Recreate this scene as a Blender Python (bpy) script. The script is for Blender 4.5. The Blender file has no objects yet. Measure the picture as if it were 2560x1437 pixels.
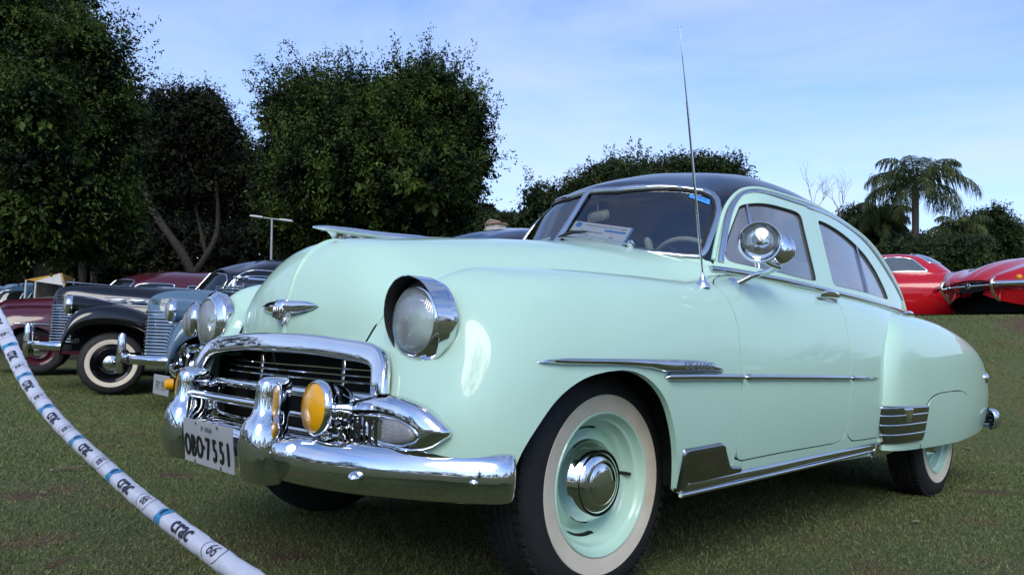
import bpy, bmesh, math, random
import numpy as np
from mathutils import Vector, Matrix
from mathutils.geometry import delaunay_2d_cdt

SC = bpy.context.scene
COL = SC.collection
random.seed(7)
RNG = np.random.default_rng(7)
R = math.radians

# ---------------------------------------------------------------- camera
cam_d = bpy.data.cameras.new('camera')
cam = bpy.data.objects.new('camera', cam_d); COL.objects.link(cam)
cam_d.sensor_width = 36.0
cam_d.lens = 1912.06 / 2560 * 36.0
cam_d.clip_start, cam_d.clip_end = .05, 3000
CAM = np.array([-1.7914, -2.2410, .7081])
_y, _p, _r = R(44.12), R(4.751), R(2.181)
_f = Vector((math.sin(_y) * math.cos(_p), math.cos(_y) * math.cos(_p), math.sin(_p)))
_ri = _f.cross(Vector((0, 0, 1))).normalized(); _up = _ri.cross(_f)
_r2 = _ri * math.cos(_r) + _up * math.sin(_r); _u2 = _up * math.cos(_r) - _ri * math.sin(_r)
cam.matrix_world = Matrix(((_r2.x, _u2.x, -_f.x, CAM[0]), (_r2.y, _u2.y, -_f.y, CAM[1]), (_r2.z, _u2.z, -_f.z, CAM[2]), (0, 0, 0, 1)))
SC.camera = cam

# ---------------------------------------------------------------- sky, sun, exposure
SUN_EL, SUN_AZ = R(36), R(232)          # azimuth of the sun measured from +y towards +x (veiled, behind the camera)
w = bpy.data.worlds.new('World'); SC.world = w; w.use_nodes = True
nt = w.node_tree; N = nt.nodes; L = nt.links
for n in list(N): N.remove(n)
out = N.new('ShaderNodeOutputWorld'); bg = N.new('ShaderNodeBackground')
sky = N.new('ShaderNodeTexSky'); sky.sky_type = 'NISHITA'; sky.sun_disc = False
sky.sun_elevation = SUN_EL; sky.sun_rotation = SUN_AZ
sky.air_density, sky.dust_density, sky.ozone_density, sky.altitude = 1.0, 1.2, 2.0, 700
tc = N.new('ShaderNodeTexCoord'); mp = N.new('ShaderNodeMapping'); mp.inputs['Scale'].default_value = (1.0, 1.0, 3.6)
mp.inputs['Rotation'].default_value = (R(8), R(-14), R(70))
n1 = N.new('ShaderNodeTexNoise'); n1.inputs['Scale'].default_value = 1.7; n1.inputs['Detail'].default_value = 9; n1.inputs['Roughness'].default_value = .58
n1.inputs['Distortion'].default_value = .7
rmp = N.new('ShaderNodeValToRGB'); rmp.color_ramp.elements[0].position = .36; rmp.color_ramp.elements[1].position = .80
sep = N.new('ShaderNodeSeparateXYZ')
hz = N.new('ShaderNodeMapRange'); hz.inputs['From Min'].default_value = 0; hz.inputs['From Max'].default_value = .55
hz.inputs['To Min'].default_value = .34; hz.inputs['To Max'].default_value = .0
add = N.new('ShaderNodeMath'); add.operation = 'ADD'; add.use_clamp = True
mul = N.new('ShaderNodeMath'); mul.operation = 'MULTIPLY'; mul.inputs[1].default_value = .55
mx = N.new('ShaderNodeMix'); mx.data_type = 'RGBA'
mx.inputs['B'].default_value = (3.9, 3.98, 4.45, 1)
L.new(tc.outputs['Generated'], mp.inputs['Vector']); L.new(mp.outputs[0], n1.inputs['Vector'])
L.new(n1.outputs['Fac'], rmp.inputs[0]); L.new(rmp.outputs[0], mul.inputs[0])
L.new(tc.outputs['Generated'], sep.inputs[0]); L.new(sep.outputs['Z'], hz.inputs['Value'])
L.new(mul.outputs[0], add.inputs[0]); L.new(hz.outputs[0], add.inputs[1])
tn = N.new('ShaderNodeMix'); tn.data_type = 'RGBA'; tn.blend_type = 'MULTIPLY'; tn.inputs['Factor'].default_value = 1; tn.inputs['B'].default_value = (.70, .90, 1.17, 1)
L.new(sky.outputs[0], tn.inputs['A']); L.new(tn.outputs['Result'], mx.inputs['A']); L.new(add.outputs[0], mx.inputs['Factor'])
L.new(mx.outputs['Result'], bg.inputs['Color']); bg.inputs['Strength'].default_value = .14
L.new(bg.outputs[0], out.inputs[0])

sun_d = bpy.data.lights.new('sun', 'SUN'); sun_d.energy = 1.5; sun_d.angle = R(34); sun_d.color = (1, .95, .86)
sun = bpy.data.objects.new('sun', sun_d); COL.objects.link(sun)
_s = Vector((math.sin(SUN_AZ) * math.cos(SUN_EL), math.cos(SUN_AZ) * math.cos(SUN_EL), math.sin(SUN_EL)))
sun.rotation_euler = _s.to_track_quat('Z', 'Y').to_euler()

SC.view_settings.view_transform = 'Standard'; SC.view_settings.look = 'None'
SC.view_settings.exposure = .76; SC.view_settings.gamma = 1.0; SC.view_settings.use_curve_mapping = False
SC.cycles.max_bounces = 8; SC.cycles.transparent_max_bounces = 12
SC.cycles.caustics_reflective = False; SC.cycles.caustics_refractive = False
# ---------------------------------------------------------------- surfaces (pure numpy)
def bbasis(knots, n, t, k=3):
    t = np.clip(np.asarray(t, float), knots[k], knots[n] - 1e-12)
    B = np.zeros((len(t), len(knots) - 1))
    idx = np.clip(np.searchsorted(knots, t, side='right') - 1, k, n - 1)
    B[np.arange(len(t)), idx] = 1.0
    for d in range(1, k + 1):
        nb = np.zeros((len(t), len(knots) - 1 - d))
        for i in range(len(knots) - 1 - d):
            a = knots[i + d] - knots[i]
            b = knots[i + d + 1] - knots[i + 1]
            v = 0
            if a > 0: v = v + (t - knots[i]) / a * B[:, i]
            if b > 0: v = v + (knots[i + d + 1] - t) / b * B[:, i + 1]
            nb[:, i] = v
        B = nb
    return B

def spl_params(pts, pw=0.7):
    """pts (n, m, 3): averaged chord-length parameters along axis 0"""
    d = np.linalg.norm(np.diff(pts, axis=0), axis=2) ** pw
    d = d.mean(axis=1) + 1e-6
    t = np.concatenate([[0], np.cumsum(d)])
    return t / t[-1]

def spl_knots(t, k=3):
    n = len(t)
    return np.concatenate([[0] * (k + 1), [t[j + 1:j + k + 1].mean() for j in range(n - k - 1)], [1] * (k + 1)])

class Surf:
    def __init__(s, pts, flip=False):
        P = np.asarray(pts, float)
        s.nu, s.nv = P.shape[:2]
        s.tu, s.tv = spl_params(P), spl_params(P.transpose(1, 0, 2))
        s.ku, s.kv = spl_knots(s.tu), spl_knots(s.tv)
        Bu, Bv = bbasis(s.ku, s.nu, s.tu), bbasis(s.kv, s.nv, s.tv)
        C = np.linalg.solve(Bu, P.reshape(s.nu, -1)).reshape(P.shape)
        s.C = np.linalg.solve(Bv, C.transpose(1, 0, 2).reshape(s.nv, -1)).reshape(s.nv, s.nu, 3).transpose(1, 0, 2)
        s.flip = flip
        s.Lu = np.linalg.norm(np.diff(P, axis=0), axis=2).sum(0).mean()
        s.Lv = np.linalg.norm(np.diff(P, axis=1), axis=2).sum(1).mean()
        g = np.linspace(0, 1, 161); h = np.linspace(0, 1, 81)
        s.gu, s.gv = [a.ravel() for a in np.meshgrid(g, h, indexing='ij')]
        s.G = s.ev(s.gu, s.gv)
    def ev(s, u, v):
        Bu, Bv = bbasis(s.ku, s.nu, np.ravel(u)), bbasis(s.kv, s.nv, np.ravel(v))
        return np.einsum('ni,nj,ijk->nk', Bu, Bv, s.C, optimize=True)
    def nrm(s, u, v):
        u, v, e = np.ravel(u), np.ravel(v), 2e-4
        u = np.clip(u, e, 1 - e); v = np.clip(v, e, 1 - e)
        a = s.ev(u + e, v) - s.ev(u - e, v); b = s.ev(u, v + e) - s.ev(u, v - e)
        n = np.cross(a, b); n /= np.linalg.norm(n, axis=1)[:, None] + 1e-12
        return -n if s.flip else n
    def solve(s, fn, target, mask=None):
        """uv so that fn(P) == target (both (n,2))"""
        F = fn(s.G)
        if mask is not None: F = np.where(mask(s.G)[:, None], F, 1e9)
        out = []
        for T in np.atleast_2d(target):
            i = np.argmin(((F - T) ** 2).sum(1)); u, v = s.gu[i], s.gv[i]
            for _ in range(12):
                e = 1e-4
                p = fn(s.ev([u, min(u + e, 1), u], [v, v, min(v + e, 1)]))
                if u + e > 1 or v + e > 1:
                    p = fn(s.ev([u, u - e, u], [v, v, v - e])); p[1:] = 2 * p[0] - p[1:]
                J = np.stack([(p[1] - p[0]) / e, (p[2] - p[0]) / e], 1)
                try: d = np.linalg.solve(J, T - p[0])
                except np.linalg.LinAlgError: break
                m = np.abs(d).max()
                if m > .05: d *= .05 / m
                u, v = min(max(u + d[0], 0), 1), min(max(v + d[1], 0), 1)
            out.append((u, v))
        return np.array(out)
    def inv_xz(s, pts):
        return s.solve(lambda P: P[:, [0, 2]], np.asarray(pts, float))

def spline(pts, n, closed=False):
    """smooth chord-length cubic through the points (any dim)"""
    P = np.asarray(pts, float)
    if closed:
        k = min(4, len(P))
        Q = np.concatenate([P[-k:], P, P[:k + 1]])
    else: Q = P
    if len(Q) < 4:
        t = np.linspace(0, len(Q) - 1, n)
        return np.stack([np.interp(t, range(len(Q)), Q[:, i]) for i in range(Q.shape[1])], 1)
    t = spl_params(Q[:, None, :], .6); kn = spl_knots(t)
    C = np.linalg.solve(bbasis(kn, len(Q), t), Q)
    a, b = (t[k], t[k + len(P)]) if closed else (0, 1)
    tt = np.linspace(a, b, n + 1)[:-1] if closed else np.linspace(a, b, n)
    return bbasis(kn, len(Q), tt) @ C

def resample(P, step, closed=False):
    P = np.asarray(P, float)
    if closed: P = np.concatenate([P, P[:1]])
    d = np.concatenate([[0], np.cumsum(np.linalg.norm(np.diff(P, axis=0), axis=1))])
    n = max(2, int(round(d[-1] / step)) + 1)
    t = np.linspace(0, d[-1], n)
    if closed: t = t[:-1]
    return np.stack([np.interp(t, d, P[:, i]) for i in range(P.shape[1])], 1)

def round_poly(pts, r, seg=5):
    """polygon with rounded corners; r scalar or list"""
    P = np.asarray(pts, float); n = len(P); out = []
    for i in range(n):
        a, b, c = P[i - 1], P[i], P[(i + 1) % n]
        rr = r[i] if hasattr(r, '__len__') else r
        d1, d2 = a - b, c - b
        l1, l2 = np.linalg.norm(d1), np.linalg.norm(d2)
        q = min(rr, .45 * l1, .45 * l2)
        if q < 1e-5: out.append(b); continue
        p0, p2 = b + d1 / l1 * q, b + d2 / l2 * q
        for t in np.linspace(0, 1, seg + 1):
            out.append((1 - t) ** 2 * p0 + 2 * t * (1 - t) * b + t * t * p2)
    return np.array(out)

# ---------------------------------------------------------------- main sedan surfaces (x back, y towards far side, z up)
SIDE_NET = [
 [(-.600,-.36,.33),(-.622,-.36,.46),(-.625,-.365,.58),(-.605,-.375,.68),(-.575,-.39,.735),(-.55,-.41,.785),(-.52,-.44,.83),(-.45,-.475,.875)],
 [(-.605,-.52,.33),(-.632,-.52,.46),(-.628,-.52,.58),(-.598,-.52,.68),(-.560,-.53,.76),(-.525,-.545,.84),(-.46,-.545,.89),(-.34,-.52,.91)],
 [(-.590,-.67,.33),(-.620,-.68,.46),(-.615,-.67,.58),(-.588,-.66,.68),(-.557,-.655,.78),(-.52,-.645,.87),(-.42,-.62,.928),(-.20,-.55,.93)],
 [(-.530,-.80,.33),(-.550,-.82,.46),(-.548,-.815,.58),(-.525,-.802,.68),(-.498,-.778,.78),(-.44,-.728,.88),(-.30,-.66,.945),(-.07,-.56,.935)],
 [(-.420,-.87,.33),(-.420,-.892,.46),(-.410,-.89,.58),(-.395,-.880,.68),(-.358,-.850,.79),(-.29,-.782,.90),(-.15,-.68,.957),(.05,-.57,.94)],
 [(-.250,-.895,.32),(-.240,-.918,.46),(-.220,-.92,.58),(-.190,-.91,.69),(-.150,-.875,.81),(-.08,-.80,.92),(.03,-.69,.967),(.20,-.58,.945)],
 [(.050,-.90,.30),(.050,-.925,.45),(.060,-.932,.58),(.080,-.925,.70),(.10,-.89,.83),(.14,-.815,.935),(.22,-.70,.972),(.36,-.59,.95)],
 [(.420,-.90,.29),(.420,-.925,.44),(.430,-.935,.58),(.440,-.928,.71),(.46,-.895,.85),(.48,-.83,.945),(.53,-.735,.985),(.60,-.64,.99)],
 [(.800,-.90,.29),(.800,-.925,.44),(.800,-.935,.58),(.800,-.928,.72),(.80,-.897,.86),(.81,-.85,.95),(.82,-.795,1.0),(.84,-.745,1.035)],
 [(1.20,-.895,.30),(1.20,-.92,.44),(1.20,-.932,.58),(1.20,-.926,.72),(1.20,-.90,.86),(1.20,-.86,.95),(1.20,-.81,1.0),(1.20,-.775,1.045)],
 [(1.60,-.89,.30),(1.60,-.915,.44),(1.60,-.926,.58),(1.60,-.92,.72),(1.60,-.897,.86),(1.60,-.86,.95),(1.60,-.812,1.0),(1.60,-.777,1.042)],
 [(2.00,-.875,.30),(2.00,-.90,.44),(2.00,-.912,.58),(2.00,-.907,.72),(2.00,-.885,.86),(2.00,-.85,.945),(2.00,-.805,.995),(2.00,-.77,1.035)],
 [(2.45,-.84,.32),(2.45,-.865,.44),(2.45,-.875,.58),(2.45,-.87,.72),(2.45,-.85,.85),(2.45,-.815,.935),(2.45,-.775,.98),(2.45,-.74,1.02)],
 [(2.90,-.78,.34),(2.90,-.80,.45),(2.90,-.81,.58),(2.90,-.805,.71),(2.90,-.785,.83),(2.90,-.75,.91),(2.90,-.71,.955),(2.90,-.67,.99)],
 [(3.35,-.68,.36),(3.36,-.70,.46),(3.36,-.71,.58),(3.35,-.70,.69),(3.34,-.68,.79),(3.33,-.645,.86),(3.31,-.60,.90),(3.29,-.555,.93)],
 [(3.70,-.52,.39),(3.73,-.53,.47),(3.73,-.535,.57),(3.71,-.53,.66),(3.67,-.51,.74),(3.62,-.47,.80),(3.58,-.43,.835),(3.54,-.38,.86)],
 [(3.88,-.26,.41),(3.92,-.265,.48),(3.92,-.265,.57),(3.89,-.26,.65),(3.84,-.25,.72),(3.78,-.23,.775),(3.73,-.21,.81),(3.68,-.19,.83)],
 [(3.93,0,.41),(3.97,0,.48),(3.97,0,.57),(3.94,0,.65),(3.89,0,.72),(3.82,0,.78),(3.77,0,.815),(3.72,0,.835)],
]
REAR_FENDER_NET = [
 [(1.85,-.84,.33),(1.835,-.85,.5),(1.85,-.855,.65),(1.915,-.85,.785),(2.00,-.83,.87),(2.07,-.79,.915),(2.12,-.72,.93)],
 [(1.875,-.905,.325),(1.86,-.922,.5),(1.875,-.926,.65),(1.94,-.918,.785),(2.04,-.885,.88),(2.12,-.83,.935),(2.17,-.74,.95)],
 [(1.97,-.938,.32),(1.96,-.957,.5),(1.98,-.958,.65),(2.05,-.948,.787),(2.13,-.91,.89),(2.20,-.84,.952),(2.25,-.75,.965)],
 [(2.25,-.945,.315),(2.25,-.967,.5),(2.26,-.968,.65),(2.31,-.955,.79),(2.36,-.915,.90),(2.40,-.84,.962),(2.43,-.74,.975)],
 [(2.70,-.945,.315),(2.70,-.967,.5),(2.70,-.968,.65),(2.71,-.955,.79),(2.73,-.915,.897),(2.74,-.84,.957),(2.75,-.74,.972)],
 [(3.12,-.93,.325),(3.13,-.953,.5),(3.13,-.953,.64),(3.12,-.94,.775),(3.11,-.90,.872),(3.10,-.82,.928),(3.09,-.72,.945)],
 [(3.50,-.89,.345),(3.52,-.913,.5),(3.52,-.913,.63),(3.50,-.90,.745),(3.47,-.86,.83),(3.44,-.785,.88),(3.42,-.69,.90)],
 [(3.76,-.82,.37),(3.79,-.842,.5),(3.79,-.842,.61),(3.76,-.828,.71),(3.71,-.795,.785),(3.67,-.73,.83),(3.64,-.65,.85)],
 [(3.88,-.72,.39),(3.92,-.735,.5),(3.92,-.735,.60),(3.89,-.725,.69),(3.83,-.70,.76),(3.78,-.655,.80),(3.74,-.60,.82)],
 [(3.92,-.60,.40),(3.96,-.61,.5),(3.96,-.61,.60),(3.93,-.60,.68),(3.87,-.585,.745),(3.81,-.56,.785),(3.77,-.53,.805)],
]
# hood: rows from the nose base up and back; columns from the near valley to the centre line
HOOD_NET = [
 [(-.570,-.400,.700),(-.588,-.300,.712),(-.604,-.18,.722),(-.611,-.07,.728),(-.613,0,.729)],
 [(-.556,-.425,.760),(-.582,-.315,.782),(-.602,-.19,.795),(-.611,-.07,.802),(-.613,0,.803)],
 [(-.530,-.450,.825),(-.568,-.325,.860),(-.586,-.195,.880),(-.595,-.07,.888),(-.597,0,.889)],
 [(-.480,-.470,.870),(-.525,-.330,.928),(-.552,-.20,.955),(-.564,-.07,.966),(-.566,0,.967)],
 [(-.410,-.485,.895),(-.455,-.332,.985),(-.487,-.20,1.020),(-.500,-.07,1.033),(-.502,0,1.034)],
 [(-.300,-.500,.905),(-.345,-.335,1.022),(-.378,-.20,1.052),(-.392,-.07,1.064),(-.394,0,1.065)],
 [(-.120,-.520,.910),(-.160,-.345,1.052),(-.180,-.20,1.082),(-.190,-.07,1.093),(-.190,0,1.094)],
 [(.200,-.550,.920),(.180,-.375,1.085),(.170,-.215,1.122),(.165,-.075,1.134),(.165,0,1.135)],
 [(.560,-.590,.945),(.530,-.430,1.095),(.490,-.25,1.150),(.470,-.08,1.166),(.470,0,1.167)],
 [(.800,-.640,.975),(.755,-.505,1.090),(.690,-.29,1.160),(.650,-.09,1.186),(.640,0,1.187)],
 [(.930,-.700,1.005),(.880,-.575,1.092),(.800,-.32,1.160),(.745,-.10,1.190),(.730,0,1.192)],
 [(1.03,-.745,1.030),(.960,-.610,1.096),(.870,-.33,1.165),(.810,-.10,1.193),(.790,0,1.195)],
]
CABIN_NET = [
 [(0.580,0,1.120),(0.640,0,1.190),(0.755,0,1.330),(0.875,0,1.465),(0.970,0,1.510),(1.150,0,1.567),(1.420,0,1.624)],
 [(0.620,-0.180,1.110),(0.675,-0.180,1.180),(0.785,-0.175,1.325),(0.895,-0.170,1.455),(0.985,-0.165,1.502),(1.160,-0.130,1.564),(1.450,0,1.634)],
 [(0.700,-0.370,1.080),(0.750,-0.370,1.155),(0.845,-0.355,1.300),(0.940,-0.340,1.427),(1.020,-0.325,1.469),(1.190,-0.250,1.543),(1.500,0,1.643)],
 [(0.810,-0.540,1.040),(0.855,-0.535,1.120),(0.935,-0.510,1.270),(1.015,-0.475,1.395),(1.085,-0.450,1.439),(1.250,-0.340,1.531),(1.560,0,1.652)],
 [(0.930,-0.680,1.000),(0.965,-0.665,1.085),(1.030,-0.620,1.245),(1.100,-0.570,1.375),(1.165,-0.530,1.438),(1.330,-0.400,1.545),(1.620,0,1.657)],
 [(1.100,-0.765,0.990),(1.120,-0.745,1.075),(1.160,-0.690,1.245),(1.220,-0.615,1.400),(1.280,-0.560,1.468),(1.430,-0.420,1.566),(1.680,0,1.660)],
 [(1.400,-0.795,0.980),(1.400,-0.775,1.070),(1.420,-0.705,1.255),(1.440,-0.625,1.425),(1.470,-0.570,1.493),(1.560,-0.430,1.583),(1.760,0,1.662)],
 [(1.750,-0.795,0.975),(1.750,-0.772,1.065),(1.750,-0.700,1.260),(1.750,-0.622,1.435),(1.760,-0.568,1.504),(1.800,-0.430,1.589),(1.860,0,1.663)],
 [(2.150,-0.780,0.965),(2.145,-0.757,1.055),(2.130,-0.685,1.245),(2.110,-0.610,1.420),(2.090,-0.553,1.489),(2.050,-0.420,1.586),(1.970,0,1.664)],
 [(2.560,-0.755,0.950),(2.555,-0.730,1.035),(2.529,-0.665,1.209),(2.498,-0.595,1.381),(2.455,-0.550,1.450),(2.330,-0.420,1.570),(2.060,0,1.665)],
 [(2.930,-0.660,0.930),(2.925,-0.646,1.012),(2.874,-0.601,1.184),(2.792,-0.540,1.345),(2.710,-0.500,1.422),(2.520,-0.370,1.547),(2.130,0,1.666)],
 [(3.140,-0.440,0.910),(3.110,-0.420,0.990),(3.030,-0.385,1.155),(2.910,-0.350,1.315),(2.790,-0.310,1.401),(2.580,-0.220,1.529),(2.170,0,1.666)],
 [(3.200,-0.200,0.910),(3.170,-0.190,0.985),(3.080,-0.170,1.150),(2.950,-0.150,1.310),(2.820,-0.135,1.407),(2.600,-0.090,1.532),(2.180,0,1.667)],
 [(3.210,0,0.910),(3.180,0,0.985),(3.090,0,1.150),(2.960,0,1.310),(2.825,0,1.416),(2.605,0,1.538),(2.185,0,1.670)],
]
# ---------------------------------------------------------------- materials
MATS = {}
def pmat(name, col, rough=.5, metal=0., coat=0., noise=0., nscale=8., bump=0., bscale=60., spec=.5, alt=None, trans=0., coat_rough=.04):
    """procedural principled material: noise-driven colour (towards alt) and roughness, optional bump"""
    if name in MATS: return MATS[name]
    m = bpy.data.materials.new(name); m.use_nodes = True
    nt = m.node_tree; b = nt.nodes['Principled BSDF']
    b.inputs['Base Color'].default_value = (*col, 1); b.inputs['Roughness'].default_value = rough
    b.inputs['Metallic'].default_value = metal; b.inputs['Coat Weight'].default_value = coat
    b.inputs['Coat Roughness'].default_value = coat_rough; b.inputs['Specular IOR Level'].default_value = .12 if coat >= 1 else spec
    if trans: b.inputs['Transmission Weight'].default_value = trans
    tc = nt.nodes.new('ShaderNodeTexCoord')
    if noise or alt:
        n = nt.nodes.new('ShaderNodeTexNoise'); n.inputs['Scale'].default_value = nscale; n.inputs['Detail'].default_value = 6
        nt.links.new(tc.outputs['Object'], n.inputs['Vector'])
        mx = nt.nodes.new('ShaderNodeMix'); mx.data_type = 'RGBA'
        rp = nt.nodes.new('ShaderNodeMapRange'); rp.inputs['From Min'].default_value = .3; rp.inputs['From Max'].default_value = .7
        nt.links.new(n.outputs['Fac'], rp.inputs['Value']); nt.links.new(rp.outputs[0], mx.inputs['Factor'])
        a2 = alt if alt else tuple(c * (1 - noise) for c in col)
        mx.inputs['A'].default_value = (*col, 1); mx.inputs['B'].default_value = (*a2, 1)
        nt.links.new(mx.outputs['Result'], b.inputs['Base Color'])
        r2 = nt.nodes.new('ShaderNodeMapRange'); r2.inputs['To Min'].default_value = rough * .85; r2.inputs['To Max'].default_value = min(1, rough * 1.2)
        nt.links.new(n.outputs['Fac'], r2.inputs['Value']); nt.links.new(r2.outputs[0], b.inputs['Roughness'])
    if bump:
        n2 = nt.nodes.new('ShaderNodeTexNoise'); n2.inputs['Scale'].default_value = bscale; n2.inputs['Detail'].default_value = 4
        nt.links.new(tc.outputs['Object'], n2.inputs['Vector'])
        bp = nt.nodes.new('ShaderNodeBump'); bp.inputs['Strength'].default_value = bump; bp.inputs['Distance'].default_value = .01
        nt.links.new(n2.outputs['Fac'], bp.inputs['Height']); nt.links.new(bp.outputs[0], b.inputs['Normal'])
        if coat: nt.links.new(bp.outputs[0], b.inputs['Coat Normal'])
    MATS[name] = m
    return m

def glass_mat(name, tint=(.8, .86, .85), f0=.06, rough=.01, rib=None, white_haze=0.):
    """thin pane: see-through mixed with a mirror reflection by Fresnel"""
    if name in MATS: return MATS[name]
    m = bpy.data.materials.new(name); m.use_nodes = True; nt = m.node_tree
    nt.nodes.remove(nt.nodes['Principled BSDF']); o = nt.nodes['Material Output']
    t = nt.nodes.new('ShaderNodeBsdfTransparent'); t.inputs[0].default_value = (*tint, 1)
    g = nt.nodes.new('ShaderNodeBsdfGlossy'); g.inputs['Roughness'].default_value = rough; g.inputs['Color'].default_value = (1, 1, 1, 1)
    fr = nt.nodes.new('ShaderNodeFresnel'); fr.inputs['IOR'].default_value = 1.5
    ad = nt.nodes.new('ShaderNodeMath'); ad.operation = 'ADD'; ad.inputs[1].default_value = f0; ad.use_clamp = True
    mx = nt.nodes.new('ShaderNodeMixShader')
    nt.links.new(fr.outputs[0], ad.inputs[0]); nt.links.new(ad.outputs[0], mx.inputs[0])
    nt.links.new(t.outputs[0], mx.inputs[1]); nt.links.new(g.outputs[0], mx.inputs[2]); nt.links.new(mx.outputs[0], o.inputs[0])
    if rib:
        tc = nt.nodes.new('ShaderNodeTexCoord'); wv = nt.nodes.new('ShaderNodeTexWave'); wv.bands_direction = 'Y'
        wv.inputs['Scale'].default_value = rib; nt.links.new(tc.outputs['Object'], wv.inputs['Vector'])
        bp = nt.nodes.new('ShaderNodeBump'); bp.inputs['Strength'].default_value = .22; bp.inputs['Distance'].default_value = .002
        nt.links.new(wv.outputs['Fac'], bp.inputs['Height']); nt.links.new(bp.outputs[0], g.inputs['Normal']); nt.links.new(bp.outputs[0], fr.inputs['Normal'])
    if white_haze:      # white mixed into the pane: flute scatter in lenses, painted sky haze on windows
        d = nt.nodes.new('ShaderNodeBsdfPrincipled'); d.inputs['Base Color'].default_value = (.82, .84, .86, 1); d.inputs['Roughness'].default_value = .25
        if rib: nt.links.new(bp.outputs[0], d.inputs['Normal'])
        m3 = nt.nodes.new('ShaderNodeMixShader'); m3.inputs[0].default_value = white_haze
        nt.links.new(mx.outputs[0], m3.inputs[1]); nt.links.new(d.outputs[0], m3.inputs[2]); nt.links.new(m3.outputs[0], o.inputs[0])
    MATS[name] = m
    return m

# ---------------------------------------------------------------- mesh helpers
def new_mesh(name, V, F, mat, N=None, smooth=True, angle=None):
    me = bpy.data.meshes.new(name)
    me.from_pydata([tuple(v) for v in np.asarray(V, float)], [], [tuple(int(i) for i in f) for f in F])
    if mat is not None: me.materials.append(mat)
    if smooth: me.polygons.foreach_set('use_smooth', [True] * len(me.polygons))
    if N is not None: me.normals_split_custom_set_from_vertices([tuple(n) for n in N])
    elif smooth and angle is not None: me.set_sharp_from_angle(angle=R(angle))
    me.update()
    return me

def fast_mesh(name, V, F, mat, smooth=False):
    """big meshes from numpy arrays, F (n, k)"""
    me = bpy.data.meshes.new(name); V = np.asarray(V, np.float32); F = np.asarray(F, np.int32); k = F.shape[1]
    me.vertices.add(len(V)); me.vertices.foreach_set('co', V.ravel())
    me.loops.add(F.size); me.loops.foreach_set('vertex_index', F.ravel())
    me.polygons.add(len(F)); me.polygons.foreach_set('loop_start', np.arange(0, F.size, k, dtype=np.int32))
    me.polygons.foreach_set('loop_total', np.full(len(F), k, np.int32))
    if smooth: me.polygons.foreach_set('use_smooth', np.ones(len(F), bool))
    me.materials.append(mat); me.update(calc_edges=True); me.validate()
    return me

def link(name, me, parent=None, loc=None):
    o = bpy.data.objects.new(name, me); COL.objects.link(o)
    if parent is not None: o.parent = parent
    if loc is not None: o.location = loc
    return o

def mk(name, V, F, mat, parent=None, N=None, smooth=True, angle=40, sym=False, par2=None):
    """one mesh object; sym=True also builds its mirror twin across y=0 (parent par2 or the same parent)"""
    V = np.asarray(V, float)
    o = link(name, new_mesh(name, V, F, mat, N, smooth, angle), parent)
    if sym:
        V2 = V * [1, -1, 1]; N2 = None if N is None else np.asarray(N) * [1, -1, 1]
        o2 = link(name, new_mesh(name, V2, [tuple(reversed(tuple(f))) for f in F], mat, N2, smooth, angle), par2 if par2 is not None else parent)
        return o, o2
    return o

def thing(name, label, cat, loc=(0, 0, 0), rotz=0., group=None):
    o = bpy.data.objects.new(name, None); COL.objects.link(o); o.location = loc; o.rotation_euler = (0, 0, rotz)
    o.empty_display_size = .2
    return tag(o, label, cat, group)

def tag(o, label=None, cat=None, group=None, kind=None):
    if label: o['label'] = label
    if cat: o['category'] = cat
    if group: o['group'] = group
    if kind: o['kind'] = kind
    return o

def cat(*parts):
    """join (V, F) pairs"""
    V, F, k = [], [], 0
    for v, f in parts:
        V.append(np.asarray(v, float)); F += [tuple(int(i) + k for i in q) for q in f]; k += len(v)
    return np.concatenate(V), F

def grid_faces(nu, nv, cu=False, cv=False, flip=False):
    F = []
    for i in range(nu if cu else nu - 1):
        for j in range(nv if cv else nv - 1):
            a, b, c, d = i * nv + j, ((i + 1) % nu) * nv + j, ((i + 1) % nu) * nv + (j + 1) % nv, i * nv + (j + 1) % nv
            F.append((d, c, b, a) if flip else (a, b, c, d))
    return F

def in_poly(q, poly):
    x, y = q[:, 0], q[:, 1]; r = np.zeros(len(q), bool); n = len(poly)
    for i in range(n):
        x1, y1 = poly[i]; x2, y2 = poly[(i + 1) % n]
        c = (y1 > y) != (y2 > y)
        with np.errstate(divide='ignore', invalid='ignore'):
            r ^= c & (x < (x2 - x1) * (y - y1) / (y2 - y1 + 1e-15) + x1)
    return r

def dist_poly(q, poly):
    d = np.full(len(q), 1e9); n = len(poly)
    for i in range(n):
        a, b = poly[i], poly[(i + 1) % n]; ab = b - a
        t = np.clip(((q - a) @ ab) / (ab @ ab + 1e-15), 0, 1)
        d = np.minimum(d, np.linalg.norm(q - a - t[:, None] * ab, axis=1))
    return d

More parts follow.
